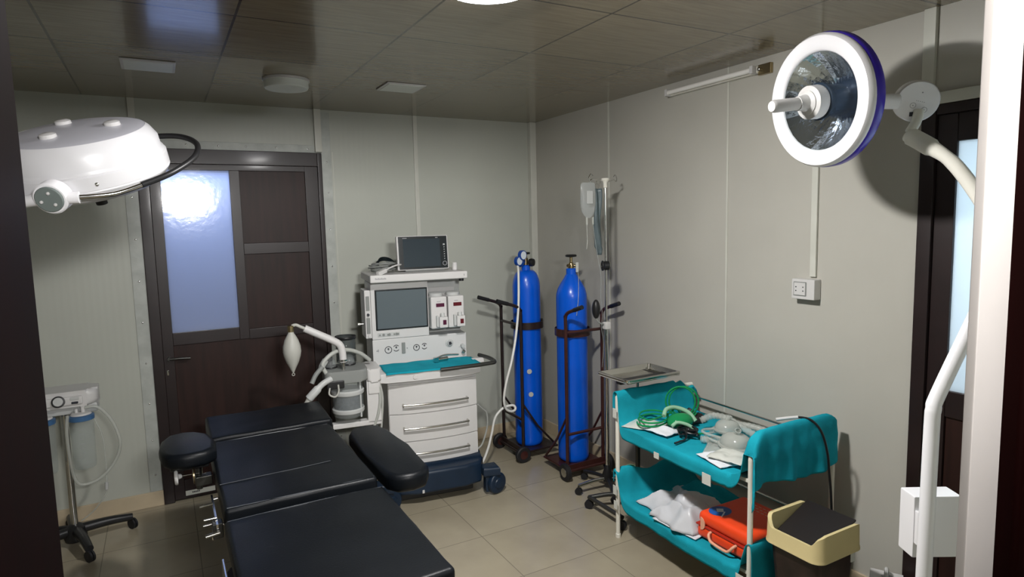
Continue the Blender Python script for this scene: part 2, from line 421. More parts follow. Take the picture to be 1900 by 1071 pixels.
for i in range(5): b.box(.068+i*.009, .0745+i*.009, Y-.0128, Y-.0115, .041, .050)
b.build('lettering', M['ink'], pl)

# right door (door_2)
d2 = thing('door_2', 'dark brown right door with pebbled glass pane', 'door', (X, 1.0, 0), kind='structure')
b = MB().box(X-.02, X+.08, 1.37, 1.425, 0, 2.11, .006).box(X-.02, X+.08, .38, .43, 0, 2.11, .006).box(X-.02, X+.08, .43, 1.37, 2.07, 2.11, .006)
b.build('door_frame', M['dframe'], d2)
b = MB().box(X-.004, X+.036, 1.298, 1.37, .01, 2.07, .004).box(X-.004, X+.036, .43, .51, .01, 2.07, .004)
b.box(X-.004, X+.036, .51, 1.298, 1.965, 2.07, .004).box(X-.004, X+.036, .51, 1.298, .9, 1.005, .004).box(X-.004, X+.036, .51, 1.298, .01, .14, .004)
b.build('door_rails', M['dframe'], d2)
MB().box(X+.008, X+.024, .51, 1.298, .14, .9, .002).build('door_panel', M['door'], d2)
MB().box(X+.008, X+.016, .51, 1.298, 1.005, 1.965).build('glass_pane', M['glass_r'], d2)

# the doorway we look through: brown post on the left, white post then brown post on the right
b = MB().prism(rrect(-.24, -.066, .26, .475, .018), 0, 2.17)
struct('trim_11', b, M['jamb'], 'red brown varnished door post at the left edge', 'trim')
b = MB().box(.884, .975, .40, .412, 0, 2.17, .002)
struct('trim_12', b, M['white_jamb'], 'white painted door post at the right edge', 'trim')
b = MB().prism(rrect(.958, 1.20, .375, .445, .008), 0, 2.17)
struct('trim_13', b, M['jamb'], 'brown varnished door casing beyond the white post', 'trim')

# ------------------------------------------------------------------ ceiling and wall fittings
def sq_light(x, y, label):
    t = thing('ceiling_light', label, 'light', (x, y, H-.008), group='square ceiling lights')
    MB().box(x-.113, x+.113, y-.106, y+.106, H-.008, H-.0005, .003).build('frame', M['white'], t)
    MB().box(x-.1, x+.1, y-.094, y+.094, H-.0105, H-.006, .002).build('diffuser', M['lampoff'], t)
sq_light(.011, 3.497, 'square flush ceiling light, unlit, left of the round one')
sq_light(1.254, 3.51, 'square flush ceiling light, unlit, right of the round one')
t = thing('ceiling_light', 'round drum ceiling light, unlit, between two square ones', 'light', (.64, 3.56, H-.05))
MB().lathe([(.118, -.001), (.118, -.012), (.112, -.014)], (.64, 3.56, H)).build('base_ring', M['white'], t)
MB().lathe([(.112, -.004), (.113, -.04), (.108, -.05), (.09, -.053), (.001, -.054)], (.64, 3.56, H), n=40).build('diffuser', M['lampoff'], t)
LX, LY = .926, 1.778
t = thing('ceiling_light', 'lit round ceiling light above the foot of the operating table', 'light', (LX, LY, H-.07))
MB().lathe([(.15, -.001), (.15, -.012), (.142, -.014)], (LX, LY, H)).build('base_ring', M['white'], t)
MB().lathe([(.14, -.004), (.141, -.058), (.134, -.07), (.001, -.072)], (LX, LY, H), n=40).build('diffuser', M['lampon'], t)

t = thing('tube_light', 'unlit fluorescent tube light high on the right wall', 'light', (X, 2.5, 2.41))
MB().box(X-.03, X-.001, 2.20, 2.83, 2.40, 2.435, .006).build('housing', M['cream_t'], t)
MB().cyl((X-.045, 2.225, 2.417), (X-.045, 2.805, 2.417), .013).build('tube', M['tube'], t)
for y in (2.205, 2.805):
    MB().box(X-.06, X-.012, y, y+.02, 2.398, 2.436, .004).build('lamp_holder', M['white'], t)
MB().box(X-.02, X-.001, 2.13, 2.205, 2.39, 2.44, .003).build('end_plate', M['brass'], t)
MB().lathe([(.009, 0), (.009, .02), (.004, .024)], (X-.02, 2.185, 2.415), (-1, 0, 0), 12).build('starter', M['steel'], t)

tag(MB().box(X-.014, X-.0005, 1.867, 1.898, 1.415, H-.001, .003).build('cable_conduit', M['strip']),
    'pale plastic cable duct running up the right wall from the socket', 'conduit')
t = thing('wall_socket', 'white surface power socket at the end of the wall duct', 'socket', (X, 1.905, 1.36))
MB().box(X-.05, X-.0005, 1.845, 1.965, 1.31, 1.405, .005).build('box', M['white'], t)
fr = MB().box(X-.053, X-.048, 1.885, 1.952, 1.326, 1.392, .0015).build('socket_gasket', M['grey'], t)
MB().box(X-.0545, X-.048, 1.889, 1.948, 1.33, 1.388, .001).build('face_plate', M['white'], fr)
for y in (1.90, 1.937):
    for z in (1.350, 1.368): MB().cyl((X-.0553, y, z), (X-.052, y, z), .003, n=10).build('socket_hole', M['ink'], fr)

# ------------------------------------------------------------------ operating table
t = thing('operating_table', 'navy vinyl operating table with segmented top and chrome side rails', 'operating table', (.40, 2.5, 0))
def pad(name, x0, x1, y0, y1, z0, z1, tilt=0, mt='leather', pivot=None, sag=0.0, bev=.016):
    b = bmesh.new(); nx, ny = 14, 14
    bmesh.ops.create_cube(b, size=1)
    for v in b.verts: v.co = Vector((x0+(v.co.x+.5)*(x1-x0), y0+(v.co.y+.5)*(y1-y0), z0+(v.co.z+.5)*(z1-z0)))
    bmesh.ops.bevel(b, geom=b.edges[:], offset=bev, segments=4, affect='EDGES', profile=.55)
    bmesh.ops.subdivide_edges(b, edges=[e for e in b.edges if e.calc_length() > .15], cuts=10, use_grid_fill=True)
    for v in b.verts:
        if v.co.z > (z0+z1)/2:
            v.co.z += .004*fbm(v.co.x*7, v.co.y*7, z0*9)
    m = MB()
    mtx = None
    if tilt: 
        p = Vector(pivot or (x0, (y0+y1)/2, z0))
        mtx = Matrix.Translation(p) @ Matrix.Rotation(tilt, 4, 'X') @ Matrix.Translation(-p)
    m.merge(b, mtx)
    return m.build(name, M[mt], t, angle=60)
def seamline(pts, parent, r=.0028): MB().tube(pts, r, 6, 6).build('edge_piping', M['seam'], parent)
ft = pad('foot_section', .125, .688, 1.62, 2.315, .625, .70)
seamline([(.135, 2.300, .6985), (.3, 2.304, .6995), (.5, 2.304, .7), (.675, 2.300, .698)], ft)
seamline([(.14, 1.632, .693), (.4, 1.628, .695), (.66, 1.632, .693)], ft)
md = pad('back_section', .13, .68, 2.35, 3.155, .635, .722)
seamline([(.14, 2.367, .718), (.3, 2.361, .719), (.5, 2.361, .719), (.67, 2.367, .718)], md, .0034)
seamline([(.135, 2.60, .7225), (.3, 2.605, .7235), (.45, 2.61, .7235), (.56, 2.62, .7235)], md, .0018)
seamline([(.14, 3.14, .720), (.4, 3.145, .722), (.665, 3.14, .720)], md, .0025)
hd = pad('head_section', .135, .70, 3.175, 3.50, .65, .735, .06, pivot=(.4, 3.175, .65))
seamline([(.15, 3.184, .728), (.4, 3.182, .730), (.68, 3.184, .728)], hd, .0025)
def armpad(name, outline, z0, z1, mtx=None):
    b = MB().prism(outline, z0, z1, .022, 4, mtx)
    return b.build(name, M['leather'], t, angle=60)
ol = [(.705, 2.34), (.735, 2.285), (.80, 2.27), (.855, 2.285), (.888, 2.34), (.895, 2.6), (.892, 2.86), (.87, 2.95), (.81, 2.985), (.74, 2.965), (.71, 2.9), (.702, 2.6)]
ar = armpad('arm_board', ol, .66, .735)
MB().box(.66, .82, 2.55, 2.60, .62, .662, .006).build('bracket', M['steel'], ar)
ol = [(-.055, 2.86), (-.025, 2.81), (.03, 2.795), (.10, 2.80), (.145, 2.84), (.15, 2.95), (.13, 3.06), (.08, 3.12), (.03, 3.14), (-.03, 3.12), (-.06, 3.05), (-.067, 2.95)]
al = armpad('arm_rest', ol, .735, .80)
MB().box(-.03, .115, 2.85, 3.06, .715, .738, .008).build('support_plate', M['blackp'], al)
b = MB().cyl((.075, 2.93, .72), (.075, 2.93, .60), .012).box(.06, .125, 2.90, 2.95, .62, .66, .004)
b.build('post', M['darkmetal'], al)
b = MB().lathe([(.004, 0), (.036, .002), (.036, .006), (.004, .008)], (.058, 2.86, .688), (-1, 0, 0), 30)
tag(b.build('clamp_disc', M['brass'], al), 'thin brass coloured clamp disc')
b = MB().lathe([(.005, 0), (.009, .004), (.011, .014), (.03, .016), (.033, .021), (.03, .028), (.004, .03)], (.012, 2.86, .694), (-1, 0, 0), 24)
tag(b.build('clamp_knob', M['white'], al), 'round white plastic clamp knob')
MB().cyl((.012, 2.86, .694), (.075, 2.87, .69), .0028).build('clamp_screw', M['steel'], al)
MB().tube([(.108, 2.86, .722), (.088, 2.86, .72), (.087, 2.86, .69), (.10, 2.86, .688)], .0022, 8, 0).build('hook', M['chrome'], al)
# under frame and column
b = MB().box(.15, .65, 1.66, 3.4, .585, .63, .008); b.build('frame', M['blackp'], t)
b = MB().prism(rrect(.26, .54, 2.45, 2.95, .05), .10, .59); b.build('column', M['darkmetal'], t)
b = MB().prism(rrect(.16, .64, 2.15, 3.2, .08), .0, .10, .02); b.build('base', M['blackp'], t)
def rail(y0, y1, x=.105, z=.655):
    r = MB().box(x-.004, x+.004, y0, y1, z-.0125, z+.0125, .001).build('side_rail', M['chrome'], t)
    for y in (y0+.02, y1-.02): MB().cyl((x, y, z), (.15, y, z), .005).build('rail_spacer', M['steel'], r)
    return r
rail(2.37, 2.66, .106)
b = MB().cyl((.066, 2.57, .664), (.106, 2.565, .668), .0055).cyl((.060, 2.57, .6635), (.074, 2.569, .665), .0075)
b.build('lever', M['chrome'], t)
MB().box(.09, .125, 2.38, 2.425, .61, .665, .004).build('clamp_block', M['darkmetal'], t)
MB().cyl((.066, 2.42, .672), (.108, 2.42, .672), .004).build('clamp_pin', M['steel'], t)
MB().cyl((.062, 2.41, .655), (.10, 2.41, .657), .0045).build('clamp_pin', M['steel'], t)
b = MB().cyl((.066, 2.355, .638), (.112, 2.36, .641), .0075).cyl((.088, 2.358, .64), (.088, 2.358, .622), .003)
b.build('lever', M['chrome'], t)
MB().box(.095, .103, 1.90, 2.04, .59, .70, .002).build('rail_bracket', M['chrome'], t)
MB().cyl((.098, 1.95, .655), (.15, 1.95, .655), .006).cyl((.098, 1.95, .635), (.15, 1.95, .635), .006).build('bracket_pin', M['chrome'], t)

# ------------------------------------------------------------------ anaesthesia machine (local frame: x along the front, y depth)
AZ = math.radians(-8); AO = (1.42, 3.60, 0)
t = thing('anaesthesia_machine', 'white anaesthesia machine with three drawers on a navy wheeled base', 'medical machine', AO, AZ)
def L(mb, name, m, parent=None, **k): return mb.build(name, m, parent or t, world=False, **k)
AM = Matrix.Translation(Vector(AO)) @ Matrix.Rotation(AZ, 4, 'Z')
def A(u, v, z): return AM @ Vector((u, v, z))       # machine frame -> room
def bow(u, d=.035): return -d*(1-(u/.285)**2)
def bowed(u0, u1, vback, z0, z1, d=.035, off=0, n=12, bev=.004):
    pts = [(u0+(u1-u0)*i/n, bow(u0+(u1-u0)*i/n, d)+off) for i in range(n+1)]+[(u1, vback), (u0, vback)]
    return MB().prism(pts, z0, z1, bev, 2)
L(bowed(-.282, .277, .42, .215, .76, off=.012), 'cabinet', M['white'])
for i, (z0, z1, zh) in enumerate([(.236, .374, .306), (.379, .548, .466), (.553, .735, .613)]):
    dr = L(bowed(-.280, .275, .02, z0, z1, off=0), 'drawer', M['white'])
    pts = [(-.198+.403*k/10, bow(-.198+.403*k/10)-.032, zh) for k in range(11)]
    b = MB().tube([(-.198, bow(-.198)+.004, zh)]+pts+[(.205, bow(.205)+.004, zh)], .0065, 10, 0)
    L(b, 'handle', M['steel'], dr)
# worktop
pts = [(-.345+.635*k/12, -.055-.02*(1-((-.345+.635*k/12+.03)/.32)**2)) for k in range(13)]+[(.29, .3), (-.345, .3)]
wt = L(MB().prism(pts, .765, .822, .012, 3), 'worktop', M['white'])
L(MB().cyl((-.13, -.08, .79), (-.13, -.068, .79), .012), 'button', M['white'], wt)
b = MB().tube([(.02, -.115, .826), (.18, -.118, .83), (.33, -.105, .832), (.375, -.085, .834), (.375, .02, .838), (.345, .14, .838)], .0125, 12, 5)
L(b, 'push_handle', M['darkmetal'])
b = MB().box(.28, .36, .08, .11, .80, .83, .004); L(b, 'handle_bracket', M['white'])
# left arm block
L(MB().prism(rrect(-.415, -.335, -.11, .12, .02), .795, .872, .015, 3), 'left_bracket', M['white'])
L(MB().prism([(-.41, -.10), (-.35, -.10), (-.335, -.06), (-.335, .1), (-.41, .1)], .72, .80, .01, 2), 'left_bracket', M['white'])
# column behind the worktop
L(MB().box(-.333, .28, .2, .46, .80, .985, .006), 'instrument_panel', M['white'])
L(MB().box(-.333, .033, .195, .44, .985, 1.345, .008), 'screen_housing', M['white'])
L(MB().box(.033, .275, .31, .44, .985, 1.345, .004), 'vaporizer_bay', M['ltgrey'])
L(MB().box(-.31, .26, .44, .5, .3, 1.38, .006), 'rear_column', M['grey'])
sc = L(MB().box(-.307, .026, .188, .2, 1.044, 1.301, .004), 'screen_bezel', M['bezel'])
L(MB().box(-.297, .016, .1855, .19, 1.054, 1.291), 'screen', M['screen_lt'], sc)
ts = L(MB().box(-.345, .27, .09, .5, 1.352, 1.40, .008, 3), 'top_shelf', M['white'])
b = MB()
for i in range(11): b.box(-.315+i*.0062, -.3105+i*.0062, .0893, .0905, 1.372, 1.380 if i % 3 else 1.383)
L(b, 'lettering', M['inkgrey'], ts)
L(MB().box(.243, .249, .0893, .0905, 1.37, 1.382), 'mark', M['inkgrey'], ts)
L(MB().cyl((.235, .12, 1.335), (.235, .12, 1.353), .016), 'rubber_foot', M['blackp'], ts)
# gauges and marks on the panel
def gauge(u, z, r, m='ink', full=True):
    b = MB().torus((u, .199, z), (0, 1, 0), r, .0022, 24, 6, 0 if full else .6, 2*PI if full else 2.6)
    if not full: b.torus((u, .199, z), (0, 1, 0), r, .0022, 12, 6, 3.7, 5.6)
    b.box(u-.002, u+.002, .197, .2, z-.003, z+r*.55).box(u-.006, u+.006, .197, .2, z+.004, z+.009)
    g = L(b, 'gauge', M[m]); return g
gauge(-.235, .915, .021); gauge(-.185, .922, .019, full=False); gauge(-.055, .914, .019); gauge(-.003, .918, .018, full=False)
b = MB().box(-.31, -.295, .197, .2, .911, .917).box(-.118, -.112, .197, .2, .912, .92).box(-.30, -.297, .197, .2, .905, .925)
L(b, 'marking', M['inkgrey'])
L(MB().box(-.15, -.128, .19, .2, .885, .955, .003), 'flow_tube', M['grey'])
b = MB().lathe([(.026, 0), (.026, .006), (.018, .008), (.016, .018), (.001, .019)], (.163, .2, .925), (0, -1, 0), 24)
dl = L(b, 'switch_dial', M['ltgrey']); L(MB().box(.155, .171, .178, .182, .915, .935).box(.160, .176, .1785, .182, .921, .927), 'pointer', M['ink'], dl)
L(MB().box(.228, .262, .197, .2, .89, .896).cyl((.25, .2, .90), (.25, .17, .90), .013), 'outlet_port', M['ltgrey'])
L(MB().cyl((.25, .18, .865), (.25, .165, .865), .012), 'outlet_port', M['chrome'])
b = MB().box(-.298, -.16, .192, .2, 1.003, 1.027, .002); sp = L(b, 'port_strip', M['ltgrey'])
b = MB()
for u in (-.285, -.262, -.235, -.225, -.195, -.18, -.17): b.cyl((u, .193, 1.015), (u, .186, 1.015), .008 if u in (-.262, -.225, -.18) else .005, n=10)
L(b, 'port', M['grey'], sp)
# vaporizers
for u0, dm in ((.032, 'magenta'), (.146, 'display')):
    v = L(MB().box(u0, u0+.106, .13, .31, 1.035, 1.24, .009, 3), 'vaporizer', M['white'])
    L(MB().lathe([(.043, 0), (.045, .006), (.045, .02), (.03, .026), (.001, .026)], (u0+.05, .20, 1.238), n=24), 'filler_cap', M['ltgrey'], v)
    L(MB().box(u0+.034, u0+.088, .127, .132, 1.175, 1.198, .001), 'display', M[dm], v)
    L(MB().box(u0+.04, u0+.065, .1285, .1305, 1.208, 1.212), 'marking', M['inkgrey'], v)
    L(MB().box(u0+.044, u0+.10, .09, .135, 1.045, 1.115, .006), 'dosing_block', M['white'], v)
    L(MB().box(u0+.066, u0+.088, .087, .092, 1.065, 1.095, .001), 'window', M['display' if dm == 'display' else 'magenta'], v)
    L(MB().cyl((u0+.068, .10, 1.11), (u0+.068, .11, 1.135), .014), 'knob', M['ltgrey'], v)
    L(MB().box(u0+.03, u0+.046, .11, .135, 1.05, 1.12, .003), 'latch', M['ltgrey'], v)
L(MB().box(.05, .235, .30, .315, 1.255, 1.285, .003), 'vaporizer_rail', M['white'])
# side module with two flow tubes
sm = L(MB().box(-.372, -.333, .19, .36, .998, 1.302, .006), 'side_module', M['white'])
for z0, z1 in ((1.175, 1.265), (1.03, 1.13)): L(MB().box(-.364, -.342, .185, .192, z0, z1, .002), 'flow_tube', M['grey'], sm)
L(MB().cyl((-.353, .19, 1.15), (-.353, .175, 1.15), .008), 'valve_knob', M['ink'], sm)
L(MB().cyl((-.35, .19, 1.015), (-.35, .18, 1.015), .009), 'valve_knob', M['white'], sm)
b = MB().cyl((-.37, .25, 1.085), (-.41, .25, 1.085), .006).cyl((-.395, .25, 1.085), (-.41, .25, 1.085), .011); L(b, 'side_valve', M['chrome'], sm)
# navy base and wheels
pts = [(-.30, -.02), (-.27, -.10), (-.15, -.135), (.15, -.135), (.26, -.10), (.30, -.02), (.30, .45), (-.30, .45)]
bs = L(MB().prism(pts, .075, .215, .02, 3), 'base', M['navyp'])
L(MB().prism([(-.27, -.05), (.22, -.05), (.24, .4), (-.28, .4)], .02, .08, .01), 'base_skirt', M['blackp'], bs)
L(MB().prism([(-.29, -.03), (.285, -.03), (.285, .44), (-.29, .44)], .205, .235, .008), 'base_step', M['navyp'], bs)
L(MB().box(-.125, -.112, -.1375, -.133, .085, .105, .001), 'brake_mark', M['white'], bs)
def wheel(u, v):
    w = L(MB().lathe([(.004, -.006), (.03, -.004), (.034, .002), (.056, .002), (.064, .006), (.068, .014), (.068, .034), (.062, .042), (.02, .046)][::-1], (u+.025, v-.028, .069), (-.45, 1, 0), 36), 'wheel', M['navyp'])
    b = MB().prism([(u-.075, v-.03), (u+.03, v-.045), (u+.03, v+.06), (u-.075, v+.06)], .12, .185, .018, 3).box(u-.06, u-.02, v-.02, v+.04, .02, .15, .01)
    L(b, 'fork', M['navyp'], w)
wheel(.335, -.125); wheel(-.33, -.125); wheel(.33, .38); wheel(-.33, .38)
# breathing circuit on the left arm
ca = L(MB().lathe([(.07, 0), (.083, .008), (.088, .03), (.088, .2), (.083, .21)], (-.525, -.06, .60), n=32), 'absorber_canister', M['clear'])
L(MB().lathe([(.08, 0), (.08, .11)], (-.525, -.06, .645), n=28), 'absorbent', M['soda'], ca)
L(MB().lathe([(.09, 0), (.092, .006), (.092, .02), (.088, .024)], (-.525, -.06, .63), n=32), 'lower_band', M['ltgrey'], ca)
L(MB().lathe([(.09, 0), (.094, .006), (.094, .022), (.088, .028)], (-.525, -.06, .735), n=32), 'upper_band', M['ltgrey'], ca)
L(MB().prism(rrect(-.655, -.415, -.15, .07, .04), .815, .885, .014, 3), 'circuit_block', M['grey'])
L(MB().box(-.645, -.55, -.158, -.14, .79, .835, .006), 'circuit_clip', M['blackp'])
L(MB().box(-.42, -.34, -.09, -.05, .545, .86, .006).box(-.62, -.34, -.09, -.03, .535, .565, .006), 'circuit_bracket', M['white'])
L(MB().box(-.465, -.455, -.12, -.03, .6, .84, .003), 'lift_bar', M['ltgrey'])
for (u, v) in ((-.61, -.02), (-.50, .02)):
    L(MB().lathe([(.032, 0), (.034, .012), (.026, .05), (.012, .062), (.001, .063)], (u, v, .884), n=24), 'valve_dome', M['clear'])
    L(MB().torus((u, v, .89), (0, 0, 1), .034, .005, 24, 8), 'valve_ring', M['blackp'])
# chimney (clear bellows hood) behind
L(MB().lathe([(.058, 0), (.058, .15), (.05, .158)], (-.50, .16, .875), n=32, cap=False), 'bellows_hood', M['smoke'], thick=.003)
L(MB().lathe([(.061, .142), (.061, .16)], (-.50, .16, .875), n=32, cap=False), 'hood_rim', M['blackp'], thick=.003)
# bag arm and bag
b = MB().tube([(-.545, -.10, .93), (-.548, -.10, .99), (-.56, -.10, 1.03), (-.60, -.10, 1.06), (-.70, -.10, 1.115), (-.745, -.10, 1.14)], .0205, 16, 6)
L(b, 'bag_arm', M['white'])
L(MB().cyl((-.545, -.10, .93), (-.545, -.10, .885), .012, .008).cyl((-.545, -.10, .935), (-.545, -.10, .945), .022), 'arm_joint', M['steel'])
L(MB().tube([(-.74, -.10, 1.137), (-.765, -.10, 1.15), (-.79, -.10, 1.163), (-.81, -.10, 1.158)], .009, 12, 6), 'bag_elbow', M['latex'])
bgp = [(.011, 0), (.016, .008), (.018, .02), (.017, .028)]
L(MB().lathe([(.014, .02), (.017, .022), (.017, .055), (.014, .057)], (-.817, -.10, 1.105), n=18), 'bag_collar', M['brass'])
bp = []
for k in range(17):
    s_ = k/16; bp.append((.001+.0615*math.sin(PI*min(1, s_*.93+.07))**.9 if s_ > 0 else .004, .895+.225*s_))
bp = [(.003, .893), (.006, .90), (.018, .925), (.033, .955), (.045, .99), (.049, 1.015), (.047, 1.045), (.037, 1.08), (.024, 1.105), (.016, 1.118), (.015, 1.127)]
bag = MB().lathe(bp, (-.817, -.10, 0), n=24)
bo = L(bag, 'breathing_bag', M['latex'])
b = MB().torus((-.817, -.10, .886), (0, 1, 0), .007, .002, 12, 6); L(b, 'bag_loop', M['latex'], bo)
# hoses of the circuit
for P in ([(-.64, -.12, .87), (-.66, -.12, .93), (-.60, -.10, .985), (-.52, -.06, .99), (-.44, -.02, .955), (-.38, .02, .90)],):
    L(MB().tube(P, .012, 12, 8), 'circuit_hose', M['hose'])
L(MB().tube([(-.62, -.15, .85), (-.67, -.17, .83), (-.72, -.18, .785), (-.745, -.18, .76)], .021, 14, 6, radii=lambda s: .017+.006*(s > .45)), 'hose_cuff', M['ltgrey'])
L(MB().tube([(-.735, -.18, .77), (-.765, -.18, .72), (-.778, -.18, .66)], .017, 14, 6, radii=lambda s: .016+.0015*math.sin(s*90)), 'patient_hose', M['latex'])
L(MB().tube([(-.66, -.13, .92), (-.70, -.14, .88), (-.725, -.15, .835)], .013, 12, 6), 'sensor_cuff', M['grey'])
L(MB().tube([(-.64, -.10, .95), (-.66, -.10, .92), (-.665, -.10, .90)], .018, 12, 4), 'elbow', M['ltgrey'])
L(MB().tube([(-.63, -.155, .80), (-.635, -.165, .765), (-.605, -.17, .75), (-.585, -.165, .775), (-.585, -.16, .815)], .005, 8, 6), 'sample_line', M['latex'])
L(MB().tube([(-.36, -.08, .80), (-.345, -.09, .70), (-.36, -.09, .60), (-.395, -.08, .5)], .009, 10, 6), 'gas_hose', M['hose'])
L(MB().tube([(-.345, -.05, .80), (-.325, -.05, .68), (-.34, -.05, .5)], .007, 10, 6), 'gas_hose', M['hose'])

# teal cover on the worktop
def drape(u, v):
    uu = -.30+.60*u; vv = -.075+.255*v
    z = .8275+.003*fbm(uu*9, vv*9)
    if v < .06: z -= (.06-v)*.12; 
    if u > .97: z -= .004
    return A(uu+.01*fbm(v*4, 3), vv+.006*fbm(u*6, 1)-.012*(1-((uu+.03)/.32)**2)*(1-v), z)
tag(MB().grid(drape, 40, 20).build('worktop_cloth', M['teal'], thick=.003), 'teal cloth laid over the worktop of the anaesthesia machine', 'cloth')
# instrument on it
t2 = thing('laryngoscope', 'shiny metal laryngoscope lying on the teal cloth of the machine', 'medical tool', A(.12, .12, .83))
MB().cyl(A(.035, .075, .846), A(.12, .10, .846), .0125).build('handle', M['steel'], t2)
MB().tube([A(.05, .07, .862), A(.10, .10, .868), A(.16, .125, .862), A(.205, .14, .855)], .006, 10, 6).build('blade', M['chrome'], t2)
MB().box(-.014, .014, -.012, .012, -.012, .02, .003, mtx=Matrix.Translation(A(.04, .075, .846)) @ Matrix.Rotation(.2, 4, 'Z')).build('joint', M['chrome'], t2)

# patient monitor on the shelf
tm = thing('patient_monitor', 'flat patient monitor with dark screen on the machine top shelf', 'monitor', tuple(A(.02, .26, 1.401)), AZ)
def W(mb, name, m, parent=tm, **k):
    return mb.build(name, m, parent, world=False, **k)
TL = Matrix.Rotation(math.radians(-6), 4, 'X')
def mbx(*a, **k): return MB().box(*a, mtx=TL, **k)
W(mbx(-.168, .168, -.035, .005, .006, .226, bev=.008, seg=3), 'front_case', M['white'])
W(mbx(-.14, .14, .004, .10, .012, .20, bev=.02, seg=3), 'rear_case', M['grey'])
sb = W(mbx(-.158, .16, -.0375, -.033, .012, .220, bev=.003), 'bezel', M['bezel'])
W(mbx(-.128, .112, -.0388, -.036, .026, .204), 'screen', M['screen'], sb)
b = MB()
for z in (.165, .16): b.box(.133, .145, -.0388, -.036, z, z+.004, mtx=TL)
for z in (.145, .13, .115, .10, .085, .07): b.box(.137, .142, -.0388, -.036, z, z+.005, mtx=TL)
W(b, 'buttons', M['ltgrey'], sb)
b = MB().torus((.139, -.0395, .042), (0, 1, 0), .013, .002, 20, 6); b.bm.transform(TL); W(b, 'knob_ring', M['inkgrey'], sb)
b = MB()
for i in range(5): b.box(-.128+i*.0055, -.124+i*.0055, -.0384, -.037, .208, .213, mtx=TL)
for i in range(3): b.box(.085+i*.0055, .089+i*.0055, -.0384, -.037, .208, .213, mtx=TL)
W(b, 'lettering', M['inkgrey'], sb)
MB().box(-.12, .14, -.03, .09, 0, .02, .005).build('foot', M['grey'], tm, world=False)

# cables beside the monitor
P = []
for k in range(60):
    a = k*.55; P.append(A(-.235+(.075+.012*math.sin(k*.7))*math.cos(a), .30+(.06+.01*math.cos(k*.9))*math.sin(a), 1.408+.0009*k+.004*math.sin(k*1.3)))
tag(MB().tube(P, .0045, 8, 5).build('sensor_cable', M['grey']), 'coiled grey sensor cable heaped left of the patient monitor', 'cable')
P = []
for k in range(36):
    a = 1+k*.6; P.append(A(-.20+(.05+.01*math.sin(k*.5))*math.cos(a), .40+.03*math.sin(a), 1.44+.03*math.sin(a*1.0)+.0006*k))
tag(MB().tube(P, .005, 8, 5).build('black_cable', M['bezel']), 'dark looped cable heaped behind the grey cable on the shelf', 'cable')
tc_ = thing('plug_lead', 'white plug and lead at the left front of the top shelf', 'cable', tuple(A(-.27, .13, 1.402)))
b = MB().box(-.035, .035, -.014, .014, 0, .026, .004, mtx=Matrix.Translation(A(-.265, .13, 1.402)) @ Matrix.Rotation(.45, 4, 'Z') @ Matrix.Rotation(-.25, 4, 'Y'))
b.build('plug', M['white'], tc_)
MB().tube([A(-.235, .15, 1.425), A(-.20, .17, 1.44), A(-.16, .19, 1.45), A(-.13, .22, 1.45), A(-.12, .30, 1.45)], .005, 10, 6).build('lead', M['white'], tc_)
tj = thing('sample_jar', 'small white capped jar right of the patient monitor', 'jar', tuple(A(.222, .22, 1.401)))
MB().lathe([(.016, 0), (.017, .003), (.017, .036), (.015, .038)], A(.222, .22, 1.401), n=20).build('body', M['white'], tj)
MB().lathe([(.0155, .037), (.0155, .047), (.013, .049), (.001, .049)], A(.222, .22, 1.401), n=20).build('cap', M['white'], tj)

# white hose hanging from the regulator of the far cylinder to the machine
# (built below with the cylinders)

# ------------------------------------------------------------------ oxygen cylinders and their trolleys
def cyl_body(mb, x, y, z0, r, zs, zn, neck=.032):
    pr = [(r*.86, 0), (r*.97, .012), (r, .03), (r, zs-z0)]
    for k in range(1, 9):
        a = k/8*PI/2
        pr.append((neck+(r-neck)*math.cos(a)**.8 if k < 8 else neck, zs-z0+(zn-zs)*math.sin(a)))
    pr += [(neck, zn-z0+.03), (neck*.8, zn-z0+.036)]
    return mb.lathe(pr, (x, y, z0), n=40)
def cone_body(mb, x, y, z0, r, zs, zn, neck=.034):
    pr = [(r*.86, 0), (r*.97, .012), (r, .03), (r, zs-z0), (r*.975, zs-z0+.03), (r*.88, zs-z0+.065), (r*.7, zs-z0+.1), (r*.5, zs-z0+.132), (r*.38, zs-z0+.155), (neck, zn-z0), (neck, zn-z0+.035), (neck*.85, zn-z0+.04)]
    return mb.lathe(pr, (x, y, z0), n=40)
c1 = V(2.30, 3.945, 0); c2 = V(2.395, 3.505, 0)
t = thing('oxygen_cylinder', 'blue gas cylinder nearest the corner, with gauges and white hose', 'gas cylinder', (c1.x, c1.y, .07), group='blue gas cylinders')
cyl_body(MB(), c1.x, c1.y, .07, .101, 1.22, 1.355).build('body', M['blue'], t)
vz = 1.39
MB().lathe([(.018, 0), (.018, .05), (.012, .052), (.012, .075)], (c1.x, c1.y, vz), n=16).build('valve', M['brass'], t)
MB().lathe([(.006, 0), (.032, .004), (.034, .012), (.03, .018), (.006, .02)], (c1.x, c1.y, vz+.075), n=20).build('valve_handwheel', M['blackp'], t)
rg = MB().cyl((c1.x-.015, c1.y, vz+.025), (c1.x-.075, c1.y-.03, vz+.025), .016).ell((c1.x-.06, c1.y-.025, vz+.02), .03, .03, .03)
rg = rg.build('regulator', M['regblue'], t)
for (dx, dz, rr) in ((-.095, .035, .034), (-.062, .075, .036)):
    o = (c1.x+dx, c1.y-.035, vz+dz)
    g = MB().lathe([(rr*.6, 0), (rr, .006), (rr, .028), (rr*.9, .03)], o, (.35, -1, 0), 24).build('gauge', M['regblue'], rg)
    MB().lathe([(rr*.8, .028), (rr*.8, .0305), (.001, .0308)], o, (.35, -1, 0), 24).build('dial', M['labelwhite'], rg)
